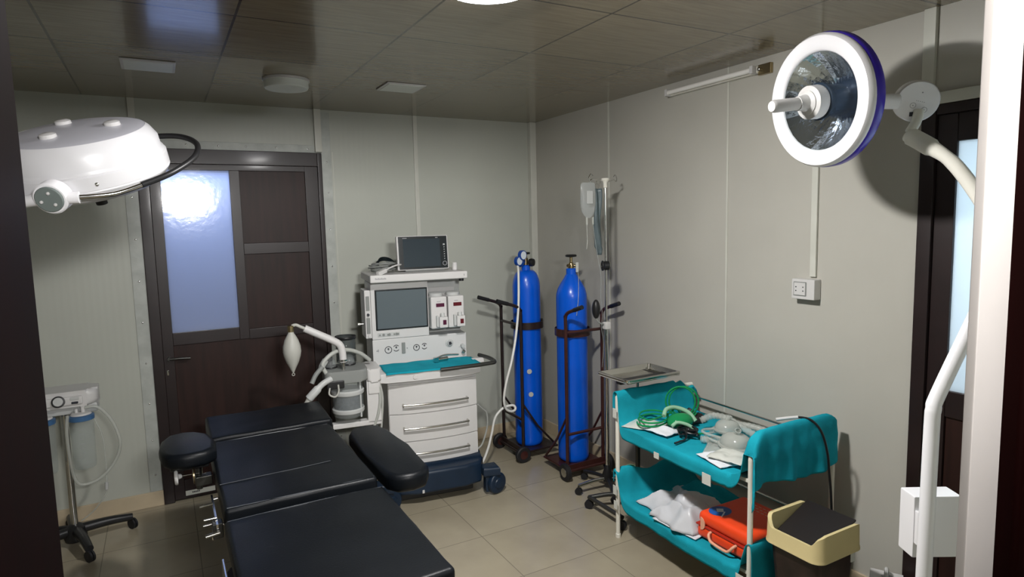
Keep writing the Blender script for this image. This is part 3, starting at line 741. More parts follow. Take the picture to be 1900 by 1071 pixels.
b = MB().lathe([(.008, 0), (.026, .004), (.03, .02), (.026, .036), (.008, .04)], (c1.x+.012, c1.y-.03, vz+.02), (.6, -1, 0), 20)
b.build('regulator_knob', M['blackp'], rg)
for (px, pz) in ((-.045, .63), (-.035, .46)):
    b = MB().lathe([(.002, 0), (.018, .001), (.018, .003)], (c1.x+px, c1.y-.097, pz), (-.4, -1, 0), 16)
    tag(b.build('sticker', M['ltgrey'], t), 'small worn white sticker')

t = thing('oxygen_cylinder', 'blue gas cylinder nearer the instrument tray, with bare brass valve', 'gas cylinder', (c2.x, c2.y, .07), group='blue gas cylinders')
cone_body(MB(), c2.x, c2.y, .07, .104, 1.185, 1.345).build('body', M['blue'], t)
vz = 1.38
MB().lathe([(.018, 0), (.02, .02), (.016, .04), (.010, .045), (.010, .08)], (c2.x, c2.y, vz), n=16).cyl((c2.x, c2.y, vz+.025), (c2.x-.04, c2.y-.02, vz+.025), .010).cyl((c2.x, c2.y, vz+.025), (c2.x+.03, c2.y-.02, vz+.02), .009).build('valve', M['brass'], t)
MB().lathe([(.006, 0), (.036, .004), (.039, .012), (.034, .018), (.006, .02)], (c2.x, c2.y, vz+.078), n=20).build('valve_handwheel', M['blackp'], t)
b = MB().box(c2.x+.01, c2.x+.03, c2.y-.045, c2.y-.038, vz-.02, vz+.045, .002); b.build('paper_tag', M['tape'], t)
MB().tube([(c2.x+.02, c2.y-.05, vz-.02), (c2.x+.01, c2.y-.07, vz-.06), (c2.x-.02, c2.y-.108, vz-.19), (c2.x-.04, c2.y-.114, vz-.30)], .0016, 6, 6).build('seal_wire', M['ltgrey'], t)

def trolley(base, ang, m, label, wheel_m):
    """local frame: +y towards the cylinder, x along the axle; back posts at y=0"""
    t = thing('cylinder_trolley', label, 'trolley', base, ang, group='gas cylinder trolleys')
    def B(mb, n, mm=m, p=None, **k): return mb.build(n, mm, p or t, world=False, **k)
    hw = .145
    for s in (-1, 1):
        B(MB().tube([(s*hw, 0, .08), (s*hw, 0, 1.0), (s*hw, 0, 1.08), (s*hw, -.03, 1.115), (s*hw, -.10, 1.14), (s*hw, -.18, 1.165)], .0115, 10, 5), 'post')
        B(MB().cyl((s*hw, -.10, 1.14), (s*hw, -.185, 1.167), .014), 'grip', M['blackp'])
        w = B(MB().lathe([(.02, -.014), (.05, -.016), (.058, -.010), (.058, .010), (.05, .016), (.02, .014)], (s*(hw+.03), -.02, .058), (1, 0, 0), 24), 'wheel', M['rubber'])
        B(MB().lathe([(.004, -.02), (.03, -.0165), (.034, .0), (.03, .0165), (.004, .02)], (s*(hw+.03), -.02, .058), (1, 0, 0), 20), 'hub', wheel_m, w)
        B(MB().tube([(s*hw, 0, .42), (s*hw, .12, .24), (s*hw, .27, .075)], .008, 8, 0), 'brace')
    B(MB().cyl((-hw-.03, -.02, .058), (hw+.03, -.02, .058), .011), 'axle')
    B(MB().cyl((-hw, 0, .30), (hw, 0, .30), .010), 'crossbar')
    B(MB().cyl((-hw, 0, .98), (hw, 0, .98), .010), 'crossbar')
    B(MB().box(-hw-.01, hw+.01, -.015, .29, .055, .068, .004), 'platform')
    B(MB().box(-hw-.01, hw+.01, -.018, -.006, .05, .10, .003), 'platform_lip')
    b = MB(); n = 24; rr = .116; cy = .135
    rings = []
    for k in range(n+1):
        a = PI+.35+ (k/n)*(2*PI-.7) if False else 2*PI*k/n
        rings.append([b.bm.verts.new((rr_*math.cos(a), cy+rr_*math.sin(a), z)) for rr_, z in ((rr, .935), (rr+.004, .935), (rr+.004, .985), (rr, .985))])
    b.skin(rings, cap=False)
    B(b, 'strap')
    B(MB().box(-.016, .016, cy+.105, cy+.13, .93, .99, .003), 'strap_buckle', M['darkmetal'])
    return t
t_ = trolley((2.395, 3.365, 0), 0.0, M['redbrown'], 'red brown cylinder trolley holding the cylinder with the bare valve', M['steel'])
trolley((2.165, 3.945, 0), -PI/2, M['dkbrown'], 'dark brown cylinder trolley holding the cylinder nearest the corner', M['redbrown'])

# white hose from the regulator
P = [(2.205, 3.895, 1.395), (2.19, 3.86, 1.34), (2.15, 3.80, 1.12), (2.09, 3.74, .92), (2.03, 3.70, .76), (1.985, 3.70, .62), (1.975, 3.72, .50), (2.00, 3.74, .425), (2.05, 3.75, .395), (2.085, 3.76, .405), (2.07, 3.77, .43), (2.0, 3.78, .42), (1.94, 3.79, .36), (1.915, 3.8, .25), (1.88, 3.80, .14), (1.83, 3.80, .05), (1.78, 3.82, .012)]
tag(MB().tube(P, .0085, 10, 8).build('oxygen_hose', M['whitehose']), 'white hose hanging from the blue cylinder regulator beside the machine', 'hose')
P = [(1.80, 3.77, .48), (1.84, 3.78, .44), (1.875, 3.79, .40), (1.88, 3.80, .30), (1.84, 3.80, .19), (1.80, 3.80, .16)]
tag(MB().tube(P, .006, 8, 6).build('gas_hose', M['hose']), 'thin grey hose at the right rear of the anaesthesia machine', 'hose')

# ------------------------------------------------------------------ drip stand
IX, IY = 2.375, 3.10
t = thing('drip_stand', 'tall chrome drip stand with ivory top beside the second blue cylinder', 'drip stand', (IX, IY, 0))
MB().cyl((IX, IY, .10), (IX, IY, 1.05), .0125).build('lower_tube', M['chrome'], t)
MB().cyl((IX, IY, 1.05), (IX, IY, 1.93), .0075).build('upper_tube', M['chrome'], t)
MB().box(IX-.02, IX+.02, IY-.022, IY+.018, 1.03, 1.075, .006).build('height_clamp', M['white'], t)
MB().lathe([(.012, 0), (.013, .03), (.022, .04), (.026, .048), (.022, .056), (.001, .057)], (IX, IY, 1.895), n=20).build('top_cap', M['cream_t'], t)
for sx, sy, lft in ((-1, 0, 1), (1, .35, 0)):
    P = [(IX, IY, 1.93), (IX+sx*.06, IY+sy*.06, 1.938), (IX+sx*.095, IY+sy*.10, 1.945), (IX+sx*.115, IY+sy*.11, 1.935), (IX+sx*.12, IY+sy*.115, 1.955), (IX+sx*.105, IY+sy*.1, 1.975), (IX+sx*.09, IY+sy*.09, 1.965)]
    MB().tube(P, .003, 8, 6).build('hook', M['chrome'], t)
MB().torus((IX-.05, IY, 1.928), (0, 1, 0), .014, .0025, 16, 6).build('hook', M['chrome'], t)
MB().lathe([(.014, 0), (.03, .006), (.032, .05), (.02, .09), (.0135, .11)], (IX, IY, .05), n=20).build('hub', M['blackp'], t)
def caster(mb_parent, x, y, mm='rubber', r=.022):
    w = MB().lathe([(r*.4, -.012), (r, -.012), (r, -.003), (r*.6, -.002), (r*.6, .002), (r, .003), (r, .012), (r*.4, .012)], (x, y, r), (.8, .6, 0), 18).build('caster', M[mm], mb_parent)
    MB().cyl((x, y, r), (x, y, .055), .007).build('caster_stem', M['darkmetal'], w)
for a in (100, 172, 244, 316, 28):
    a = math.radians(a)
    ex, ey = IX+.205*math.cos(a), IY+.205*math.sin(a)
    MB().tube([(IX, IY, .075), (IX+.1*math.cos(a), IY+.1*math.sin(a), .07), (ex, ey, .055)], .012, 10, 3).build('leg', M['steel'] if abs(a-3.0) < .1 else M['blackp'], t)
    caster(t, ex, ey)
b = MB().lathe([(.02, 0), (.028, .003), (.028, .03), (.02, .034)], (IX-.03, IY-.02, 1.425), (1, -.5, 0), 20)
b.cyl((IX-.03, IY-.02, 1.425), (IX, IY, 1.425), .01)
cl = b.build('roller_clamp', M['blackp'], t)
MB().lathe([(.016, 0), (.018, .004), (.012, .006)], (IX-.002, IY-.034, 1.425), (1, -.5, 0), 16).build('clamp_face', M['ltgrey'], cl)
MB().torus((IX-.038, IY-.017, 1.425), (1, -.5, 0), .026, .006, 20, 8).build('clamp_ring', M['blackp'], cl)

def fbag(cx, cy, z0, z1, w, th, neck=.35):
    def f(u, v):
        a = u*2*PI
        s = v
        ww = w*(.30+.70*math.sin(min(1, s/.26)*PI/2)**.9 if s < .26 else 1)*(1 if s < .93 else 1-(s-.93)*3.2)
        tt = th*math.sin(PI*min(max(s, .04), .97))**.7
        return Vector((cx+ww*math.cos(a)*(.92 if s < .3 else 1), cy+tt*math.sin(a), z0+(z1-z0)*s))
    return MB().grid(f, 29, 18)
t = thing('infusion_bag', 'clear infusion bag hanging left of the drip stand pole', 'infusion bag', (IX-.135, IY+.02, 1.70))
fbag(IX-.118, IY+.012, 1.715, 1.925, .056, .026).build('bag', M['bagclear'], t)
MB().box(IX-.148, IY and IX-.105, IY-.017, IY-.0145, 1.80, 1.875).build('label', M['ltgrey'], t)
MB().cyl((IX-.13, IY+.012, 1.72), (IX-.13, IY+.012, 1.675), .007).cyl((IX-.085, IY+.012, 1.72), (IX-.085, IY+.012, 1.675), .006).build('ports', M['cloudy'], t)
P = [(IX-.13, IY+.012, 1.68), (IX-.131, IY+.01, 1.64), (IX-.137, IY, 1.58), (IX-.142, IY, 1.53)]
MB().tube(P, .0022, 6, 6).build('drip_line', M['cloudy'], t)
P = [(IX-.085, IY+.012, 1.68), (IX-.082, IY, 1.60), (IX-.075, IY-.02, 1.48), (IX-.06, IY-.03, 1.36), (IX-.055, IY-.02, 1.24), (IX-.045, IY-.02, 1.12), (IX-.06, IY-.03, 1.05), (IX-.045, IY-.03, .95), (IX-.05, IY-.02, .80)]
MB().tube(P, .0025, 6, 6).build('drip_line', M['clear'], t)
MB().torus((IX-.10, IY+.012, 1.932), (0, 1, 0), .009, .002, 12, 6).build('hang_loop', M['clear'], t)
t = thing('drainage_bag', 'long blue grey folded plastic bag hanging beside the drip pole', 'bag', (IX-.05, IY+.01, 1.5))
def f(u, v):
    z = 1.49+.40*v
    w = .024 if v > .12 else .012+.012*v/.12
    return Vector((IX-.048+(u-.5)*2*w+.004*math.sin(v*9)+(.008 if v < .1 else 0), IY+.012+.008*math.sin(u*PI*2+v*5), z))
MB().grid(f, 9, 24).build('film', M['bagdark'], t, thick=.008)
MB().torus((IX-.05, IY+.012, 1.905), (0, 1, 0), .016, .002, 12, 6).build('hang_loop', M['chrome'], t)
t = thing('pressure_bulb', 'dark rubber bulb hung on the drip stand beside the cylinder', 'bulb', (IX-.04, IY+.02, 1.12))
MB().ell((IX-.055, IY+.03, 1.155), .026, .026, .06).build('bulb', M['blackp'], t)
MB().tube([(IX-.055, IY+.03, 1.10), (IX-.05, IY+.01, 1.075), (IX-.02, IY, 1.06), (IX, IY, 1.055)], .005, 8, 6).build('tube', M['grey'], t)

# ------------------------------------------------------------------ instrument tray on stand
TX0, TX1, TY0, TY1, TZ = 2.05, 2.425, 2.505, 2.765, .872
t = thing('instrument_stand', 'wheeled stainless stand with an empty tray behind the teal trolley', 'stand', (2.25, 2.75, 0))
b = MB()
o1 = rrect(TX0, TX1, TY0, TY1, .02); o2 = rrect(TX0+.012, TX1-.012, TY0+.012, TY1-.012, .015); o3 = rrect(TX0+.025, TX1-.025, TY0+.025, TY1-.025, .015)
rings = [[b.bm.verts.new((p[0], p[1], z)) for p in o] for o, z in ((o1, TZ-.012), (o1, TZ), (o2, TZ+.001), (o3, TZ-.026))]
b.skin(rings, cap=False); b.face(rings[-1])
tr = b.build('tray', M['steel'], t, thick=.0015)
b = MB().tube([(TX0+.01, TY0+.01, TZ-.016), (TX1-.01, TY0+.01, TZ-.016), (TX1-.01, TY1-.01, TZ-.016), (TX0+.01, TY1-.01, TZ-.016), (TX0+.01, TY0+.01, TZ-.016)], .006, 8, 0)
b.build('tray_frame', M['chrome'], t)
b = MB().box(TX0+.03, TX1-.02, TY0+.09, TY0+.13, TZ-.045, TZ-.022, .004); b.build('support_arm', M['blackp'], t)
MB().cyl((2.36, 2.79, .08), (2.36, 2.79, .52), .014).build('post_sleeve', M['darkmetal'], t)
MB().cyl((2.36, 2.79, .50), (2.36, 2.79, TZ-.03), .009).build('post', M['chrome'], t)
MB().box(2.345, 2.375, TY0+.1, 2.805, TZ-.045, TZ-.025, .004).build('support_neck', M['blackp'], t)
b = MB().tube([(2.115, 2.94, .07), (2.115, 2.63, .07)], .013, 10, 0); b.build('base_bar', M['darkmetal'], t)
b = MB().tube([(2.36, 2.79, .085), (2.22, 2.88, .085), (2.118, 2.93, .072)], .013, 10, 4); b.build('base_bar', M['darkmetal'], t)
b = MB().tube([(2.52, 2.95, .07), (2.36, 2.79, .085), (2.45, 2.66, .07)], .013, 10, 4); b.build('base_bar', M['darkmetal'], t)
for x, y in ((2.115, 2.94), (2.115, 2.635), (2.52, 2.95), (2.45, 2.66)): caster(t, x, y, r=.026)

t = thing('green_cup', 'small green cup on the floor against the skirting, behind the trolley', 'cup', (2.58, 3.12, 0))
MB().lathe([(.022, 0), (.026, .005), (.03, .10), (.027, .10), (.02, .012), (.001, .012)], (2.58, 3.12, 0.0), n=20).build('body', M['green'], t)
MB().torus((2.58, 3.12, .1), (0, 0, 1), .029, .003, 20, 6).build('rim', M['palegreen'], t)

# ------------------------------------------------------------------ two-shelf trolley with teal cloths
CX0, CX1, CY0, CY1 = 2.045, 2.575, 1.715, 2.58
Z1, Z2 = .615, .215
t = thing('instrument_trolley', 'ivory tubular two shelf trolley draped with teal cloths', 'trolley', ((CX0+CX1)/2, (CY0+CY1)/2, 0))
for x, y, top in ((CX0, CY1, .775), (CX1, CY1, .76), (CX0, CY0, .71), (CX1, CY0, .70)):
    l = MB().cyl((x, y, .0), (x, y, top), .0115).build('leg', M['cream_t'], t)
    MB().lathe([(.014, 0), (.014, .02), (.012, .022)], (x, y, 0), n=14).build('foot_cap', M['cream_t'], l)
for z in (Z1, Z2):
    MB().box(CX0+.012, CX1-.012, CY0+.01, CY1-.01, z-.012, z+.004, .002).build('shelf', M['cream_t'], t)
MB().tube([(CX1, CY1, .70), (CX1, CY0, .69)], .006, 8, 0).build('side_rail', M['steel'], t)
MB().tube([(CX1, CY1, .30), (CX1, CY0, .30)], .006, 8, 0).build('side_rail', M['steel'], t)
for y in (CY0, CY1):
    if y == CY1: P = [(CX0, y, .78), (CX1, y, .765)]
    else: P = [(CX0, y, .70)]+[(CX0+.09-.09*math.cos(k*PI/12), y, .715+.09*math.sin(k*PI/12)) for k in range(7)]+[(CX1-.09+.09*math.sin(k*PI/12), y, .715+.09*math.cos(k*PI/12)) for k in range(7)]+[(CX1, y, .70)]
    MB().tube(P, .0115, 10, 0).build('end_rail', M['cream_t'], t)
    MB().tube([(CX0, y, .335), (CX1, y, .335)], .006, 8, 0).build('end_rail', M['steel'], t)

def prof(pts, s):
    n = len(pts)-1; f = min(s*n, n-1e-6); i = int(f); a = f-i
    return pts[i][0]*(1-a)+pts[i+1][0]*a, pts[i][1]*(1-a)+pts[i+1][1]*a
def cloth(name, prof_pts, xs0, xs1, over, label, wr=.006, seed=0, hemf=None, nu=70, nv=34):
    """profile (y,z) swept in x; where z is near the shelf the left edge folds down by `over`"""
    zmin = min(p[1] for p in prof_pts[1:-1])
    P = spline([Vector((p[0], p[1], 0)) for p in prof_pts], 6)
    P = [(p.x, p.y) for p in P]
    def f(u, v):
        y, z = prof(P, u)
        up = min(1, max(0, (z-zmin)/.06))
        edge = .14
        if v < edge:
            k = (edge-v)/edge
            x = xs0-.008*min(1, k*4)
            dz = -over*k*(1-up)
            if up > 0: x = xs0-.004*k
        else:
            x = xs0+(xs1-xs0)*(v-edge)/(1-edge); dz = 0
        w = wr*fbm(x*8+seed, y*8, z*8)
        x2 = x+(w*.9 if v < edge else 0)
        y2 = y+w*(up*1.0)
        z2 = z+dz+w*.5
        if hemf: x2, y2, z2 = hemf(u, v, x2, y2, z2)
        return Vector((x2, y2, z2))
    b = MB().grid(f, nu, nv)
    o = b.build(name, M['teal'], thick=.0025, angle=80)
    return tag(o, label, 'cloth')
yo = CY0-.018
pp = [(CY1+.018, .70), (CY1+.018, .775), (CY1+.008, .802), (CY1-.012, .80), (CY1-.022, .77), (CY1-.03, .68), (CY1-.05, .632), (CY1-.1, .624), (2.3, .622), (2.05, .622), (1.85, .622), (CY0+.08, .626), (CY0+.04, .66), (CY0+.024, .75), (CY0+.014, .812), (CY0-.002, .828), (CY0-.020, .812), (CY0-.028, .74), (CY0-.03, .67), (CY0-.034, .598)]
def hem(u, v, x, y, z):
    if u > .6 and z > .67:
        d = max(0, min(x-CX0+.012, CX1+.012-x)); r = .10
        if d < r: z = min(z, max(.66, .832-.10+math.sqrt(max(0, r*r-(r-d)**2))))
    if u > .84:   # front drape: uneven hem and folds
        k = (u-.84)/.16
        y -= .010*k*math.sin(v*17)+.006*k*math.sin(v*41)
        z += k*(-.03*max(0, 1-v*3.2)+.016*math.sin(v*7))
        x += (x-2.3)*.05*k
        z -= (.012*(v-.3))*0
    if u < .22 and v > .8: z += -.06*(v-.8)/.2+.012*math.sin(v*60); x += .03*(v-.8)/.2
    return x, y, z
cu = cloth('shelf_cloth', pp, CX0-.012, CX1-.01, .062, 'teal cloth over the upper shelf and end rails of the trolley', .006, 1, hem, 110, 44)
pp = [(CY1+.016, .30), (CY1+.018, .345), (CY1+.006, .362), (CY1-.012, .35), (CY1-.03, .28), (CY1-.07, .232), (2.4, .2245), (2.15, .222), (1.9, .222), (CY0+.07, .225), (CY0+.04, .25), (CY0+.022, .30), (CY0+.008, .345), (CY0-.014, .352), (CY0-.022, .31), (CY0-.024, .24), (CY0-.026, .17)]
def hem2(u, v, x, y, z):
    if u < .27: # crumpled back end
        k = 1-u/.27
        z += .05*k*max(0, math.sin(v*5.2+.4))*(.4+.6*abs(math.sin(v*3)))-.055*k*max(0, math.sin((v-.28)*8)) if v < .9 else 0
        y += .03*k*fbm(v*6, 4)
    return x, y, z
clw = cloth('shelf_cloth', pp, CX0-.012, CX1-.01, .06, 'teal cloth over the lower shelf of the trolley under the orange case', .006, 5, hem2, 90, 40)
# crumpled cloth heap at the back of the lower shelf
def nz(x, y, z=0.0): return noise.noise(Vector((x, y, z)))
def heap(cx, cy, z0, rx, ry, h, seed, fold=1.0, n=40, fq=1.25):
    def f(u, v):
        a, b_ = u*2-1, v*2-1
        r = min(1, max(abs(a), abs(b_))); e = (1-r**3)
        x = cx+a*rx*(1+.22*nz(b_*1.6+seed, seed)); y = cy+b_*ry*(1+.22*nz(a*1.6, seed+3))
        w = nz(a*fq+seed, b_*fq-seed, seed); q = 1-abs(nz(a*fq*1.25-seed+.5*w, b_*fq*.9+seed*2, 2.0))*2
        z = z0+h*e*(.5+.35*w+fold*.30*q)+.008*(1-e)*max(0, nz(a*3, b_*3, seed))
        return Vector((x, y, max(z, z0)))
    return MB().grid(f, n, n)
tag(heap(2.40, 2.28, .232, .13, .17, .11, 3.3).build('crumpled_cloth', M['teal'], thick=.003), 'crumpled teal cloth heaped at the back of the lower shelf', 'cloth')
# tapes of the cloths
def tape(x, y, z, ly, lz, parent):
    MB().box(x-.001, x+.001, y-ly/2, y+ly/2, z-lz/2, z+lz/2).build('tape', M['tape'], parent, world=False)
tape(CX0-.023, CY1-.006, .69, .03, .05, cu); tape(CX0-.027, 1.93, .560, .05, .05, cu); tape(CX0-.027, 2.25, .565, .035, .03, cu)
tape(CX0-.023, CY1-.004, .27, .03, .05, clw); tape(CX0-.024, CY1-.01, .19, .028, .045, clw); tape(CX0-.024, CY0+.03, .185, .04, .05, clw)

# --- things on the upper shelf (cloth surface about z = .626)
S1 = .6275
def packet(name, cx, cy, rz, a, b_, h, m, label, cat, seed, z=S1):
    def f(u, v):
        p, q = u*2-1, v*2-1
        e = (1-abs(p)**3)*(1-abs(q)**3)
        zz = h*e*(.7+.5*nz(p*1.6+seed, q*1.6, seed))+.008*max(0, nz(p*2-seed, q*2, 1))
        x, y = p*a, q*b_
        return Vector((cx+x*math.cos(rz)-y*math.sin(rz), cy+x*math.sin(rz)+y*math.cos(rz), z+.004+zz))
    o = MB().grid(f, 24, 24).build(name, M[m], thick=.003)
    return tag(o, label, cat, 'packets on the upper shelf' if z > .5 and name == 'plastic_packet' else None)
packet('plastic_packet', 2.145, 2.475, .5, .08, .10, .022, 'packet', 'cloudy packet lying at the back left of the upper shelf', 'packet', 2.1)
packet('plastic_packet', 2.15, 2.36, .1, .06, .085, .020, 'paper', 'folded white packet in front of the cloudy one on the upper shelf', 'packet', 4.4, S1+.006)
packet('plastic_packet', 2.115, 1.935, -.2, .07, .09, .014, 'paper', 'white packet under the clear mask at the front of the upper shelf', 'packet', 7.9)
packet('plastic_packet', 2.14, 1.90, .25, .075, .08, .018, 'packet', 'cloudy film packet lying on the white one at the front', 'packet', 9.3, S1+.018)
# green tubing
P = []
for k in range(34):
    a = k*.42+2.6; R = .075+.012*math.sin(k*.8)
    P.append((2.17+R*1.15*math.cos(a), 2.44+R*math.sin(a)*1.1, S1+.028+.0012*k))
P += [(2.25, 2.40, .70), (2.30, 2.42, .72)]
for k in range(30):
    a = -1.3+k*.45
    P.append((2.335+.060*math.cos(a)+.0011*k, 2.43-.052*math.cos(a)-.0006*k, .735+.082*math.sin(a)))
P += [(2.30, 2.33, .66), (2.24, 2.28, .65), (2.22, 2.22, .648), (2.27, 2.17, .65)]
tag(MB().tube(P, .0046, 8, 4).build('oxygen_tubing', M['greentube']), 'coiled green oxygen tubing with one loop standing up on the upper shelf', 'tubing')
t = thing('oxygen_mask', 'green oxygen mask lying among the green tubing', 'mask', (2.25, 2.36, S1))
def f(u, v):
    a = u*2*PI; r = math.sin(v*PI/2)
    return Vector((2.255+.075*r*math.cos(a)*(1+.15*math.cos(a)), 2.345+.052*r*math.sin(a), S1+.028+.052*math.cos(v*PI/2)**.8))
MB().grid(f, 29, 12).build('cup', M['greentube'], t, thick=.002)
MB().tube([(2.18, 2.375, .70), (2.22, 2.40, .722), (2.28, 2.40, .722), (2.33, 2.36, .70), (2.345, 2.32, .66)], .011, 10, 6).build('connector', M['palegreen'], t)
MB().tube([(2.17, 2.305, .668), (2.20, 2.30, .682), (2.24, 2.275, .672), (2.265, 2.245, .652)], .009, 10, 6).build('strap_tab', M['palegreen'], t)
# black leads
P = []
for k in range(40):
    a = k*.9; P.append((2.215+.055*math.cos(a)*(.6+.4*math.sin(k*.37)), 2.235+.06*math.sin(a)*(.6+.4*math.cos(k*.51)), S1+.012+.0005*k+.008*abs(math.sin(k*1.1))))
P += [(2.16, 2.2, S1+.008), (2.11, 2.19, S1+.007), (2.075, 2.185, S1+.007)]
tag(MB().tube(P, .0052, 8, 5).build('monitor_lead', M['blackcable']), 'tangle of black leads on the upper shelf beside the green tubing', 'cable')
tag(heap(2.40, 2.42, S1+.004, .06, .07, .06, 8.2).build('dark_pouch', M['flap'], thick=.003), 'dark pouch behind the upright green tube loop', 'pouch')
# clear corrugated circuit and mask
P = [(2.20, 2.14, S1+.018), (2.235, 2.08, S1+.02), (2.27, 2.02, S1+.022), (2.30, 1.96, S1+.024), (2.34, 1.90, S1+.024)]
tag(MB().tube(P, .017, 14, 14, radii=lambda s: .016+.002*math.sin(s*110)).build('corrugated_tube', M['cloudy']), 'cloudy corrugated tube lying along the front of the upper shelf', 'tubing', 'corrugated tubes on the upper shelf')
P = [(2.33, 2.27, S1+.05), (2.38, 2.24, S1+.075), (2.42, 2.18, S1+.07), (2.43, 2.10, S1+.045), (2.42, 2.0, S1+.03), (2.40, 1.92, S1+.028)]
tag(MB().tube(P, .018, 14, 14, radii=lambda s: .0165+.002*math.sin(s*120)).build('corrugated_tube', M['cloudy']), 'corrugated tube arching high behind the front one on the upper shelf', 'tubing', 'corrugated tubes on the upper shelf')
P = [(2.30, 2.17, S1+.03), (2.38, 2.16, S1+.045), (2.46, 2.10, S1+.05), (2.50, 2.0, S1+.04), (2.49, 1.90, S1+.03)]
tag(MB().tube(P, .015, 14, 14, radii=lambda s: .0145+.0015*math.sin(s*120)).build('corrugated_tube', M['cloudy']), 'corrugated tube nearest the wall on the upper shelf', 'tubing', 'corrugated tubes on the upper shelf')
t = thing('face_mask', 'clear domed face mask at the front end of the upper shelf', 'mask', (2.22, 1.93, S1))
def f(u, v):
    a = u*2*PI; r = math.sin(v*PI/2)
    return Vector((2.235+.062*r*math.cos(a), 1.955+.075*r*math.sin(a)*(1+.15*math.sin(a)), S1+.03+.062*math.cos(v*PI/2)**.7))
MB().grid(f, 33, 12).build('dome', M['cloudy'], t, thick=.002)
MB().tube([(2.235+.064*math.cos(k*PI/10), 1.955+.078*math.sin(k*PI/10)*(1+.15*math.sin(k*PI/10)), S1+.032) for k in range(21)], .009, 10, 2).build('cushion', M['cloudy'], t)
MB().lathe([(.014, 0), (.014, .03), (.011, .03), (.011, .005)], (2.235, 1.955, S1+.088), (-.35, -.5, .8), 18).build('port', M['cloudy'], t)
t = thing('face_mask', 'smaller clear mask lying on the tubes in the middle of the upper shelf', 'mask', (2.36, 2.10, S1))
def f(u, v):
    a = u*2*PI; r = math.sin(v*PI/2)
    return Vector((2.345+.058*r*math.cos(a), 2.11+.06*r*math.sin(a), S1+.045+.05*math.cos(v*PI/2)**.7))
MB().grid(f, 33, 12).build('dome', M['cloudy'], t, thick=.002)
MB().torus((2.345, 2.11, S1+.047), (0, 0, 1), .059, .007, 28, 8).build('cushion', M['cloudy'], t)
MB().lathe([(.013, 0), (.013, .026), (.010, .026), (.010, .004)], (2.345, 2.11, S1+.092), (.3, -.3, .9), 18).build('port', M['cloudy'], t)
P = []
for k in range(26):
    a = k*.5; P.append((2.27+(.07+.012*math.sin(k*.9))*math.cos(a), 2.08+(.09+.01*math.cos(k*.7))*math.sin(a), S1+.02+.0016*k))
tag(MB().tube(P, .0065, 8, 5).build('clear_tubing', M['cloudy']), 'coil of thin clear tubing in the middle of the upper shelf', 'tubing')
packet('film_packet', 2.22, 2.03, .6, .09, .07, .016, 'cloudy', 'clear film packet under the thin tubing in the middle of the upper shelf', 'packet', 11.3)
b = MB().cyl((2.36, 1.93, S1+.03), (2.40, 1.85, S1+.04), .018).cyl((2.405, 1.845, S1+.04), (2.415, 1.83, S1+.043), .022)
tag(b.build('tube_connector', M['cloudy']), 'cloudy tube connector lying near the front end rail', 'connector')
packet('plastic_pouch', 2.46, 1.93, .1, .07, .11, .05, 'clear', 'clear plastic pouch near the wall end of the upper shelf', 'pouch', 5.5, S1+.01)
# black cable with white plug that leaves the shelf
t = thing('probe_cable', 'black cable with white plug hanging over the trolley end to the bin', 'cable', (2.42, 1.71, .81))
MB().tube([(2.30, 1.80, .815), (2.335, 1.765, .825), (2.36, 1.735, .832)], .007, 10, 4).build('plug', M['white'], t)
MB().tube([(2.36, 1.735, .832), (2.39, 1.695, .825), (2.42, 1.665, .775), (2.45, 1.655, .68), (2.475, 1.66, .58), (2.50, 1.665, .47), (2.505, 1.66, .30), (2.50, 1.66, .10), (2.47, 1.69, .012), (2.42, 1.72, .008)], .0052, 8, 8).build('lead', M['blackcable'], t)

# --- things on the lower shelf (cloth about z = .226)
S2 = .2275
packet('paper_sheet', 2.11, 2.16, .1, .075, .13, .004, 'paper', 'white paper packet lying under the grey bags on the lower shelf', 'paper', 3.7, S2)
tag(heap(2.24, 2.33, S2+.006, .17, .13, .085, 1.7, 1.0).build('plastic_bag', M['greybag'], thick=.002), 'crumpled grey plastic bag at the back of the lower shelf', 'plastic bag', 'grey plastic bags on the lower shelf')
tag(heap(2.185, 2.185, S2+.010, .15, .14, .13, 6.1, 1.0).build('plastic_bag', M['greybag'], thick=.002), 'bulging grey plastic bag right beside the orange case', 'plastic bag', 'grey plastic bags on the lower shelf')
# orange case
t = thing('carrying_case', 'orange red plastic carrying case with a blue label on the lower shelf', 'case', (2.22, 1.88, S2))
KX0, KX1, KY0, KY1 = 2.085, 2.40, 1.745, 2.055
b = MB().box(KX0, KX1, KY0, KY1, S2+.002, S2+.066, .022, 4); b.build('bottom_shell', M['orange'], t)
b = MB().box(KX0+.003, KX1-.003, KY0+.003, KY1-.003, S2+.064, S2+.128, .026, 4); tp = b.build('top_shell', M['orange'], t)
MB().box(KX0-.001, KX1+.001, KY0-.001, KY1+.001, S2+.060, S2+.068, .002).build('parting_rim', M['orangedk'], t)
def disc(cx, cy, z, rx, ry, h=.0012, n=28): return MB().prism([(cx+rx*math.cos(2*PI*k/n), cy+ry*math.sin(2*PI*k/n)) for k in range(n)], z, z+h)
lb = disc(2.165, 1.985, S2+.1278, .055, .046).build('label', M['labelblue'], tp)
MB().prism([(2.145, 1.985), (2.17, 1.968), (2.192, 1.992), (2.167, 2.01)], S2+.129, S2+.1297).build('logo', M['labelwhite'], lb)
MB().box(-.028, .028, -.003, .003, 0, .0008, mtx=Matrix.Translation((2.150, 1.953, S2+.129)) @ Matrix.Rotation(.5, 4, 'Z')).build('label_stripe', M['labelwhite'], lb)
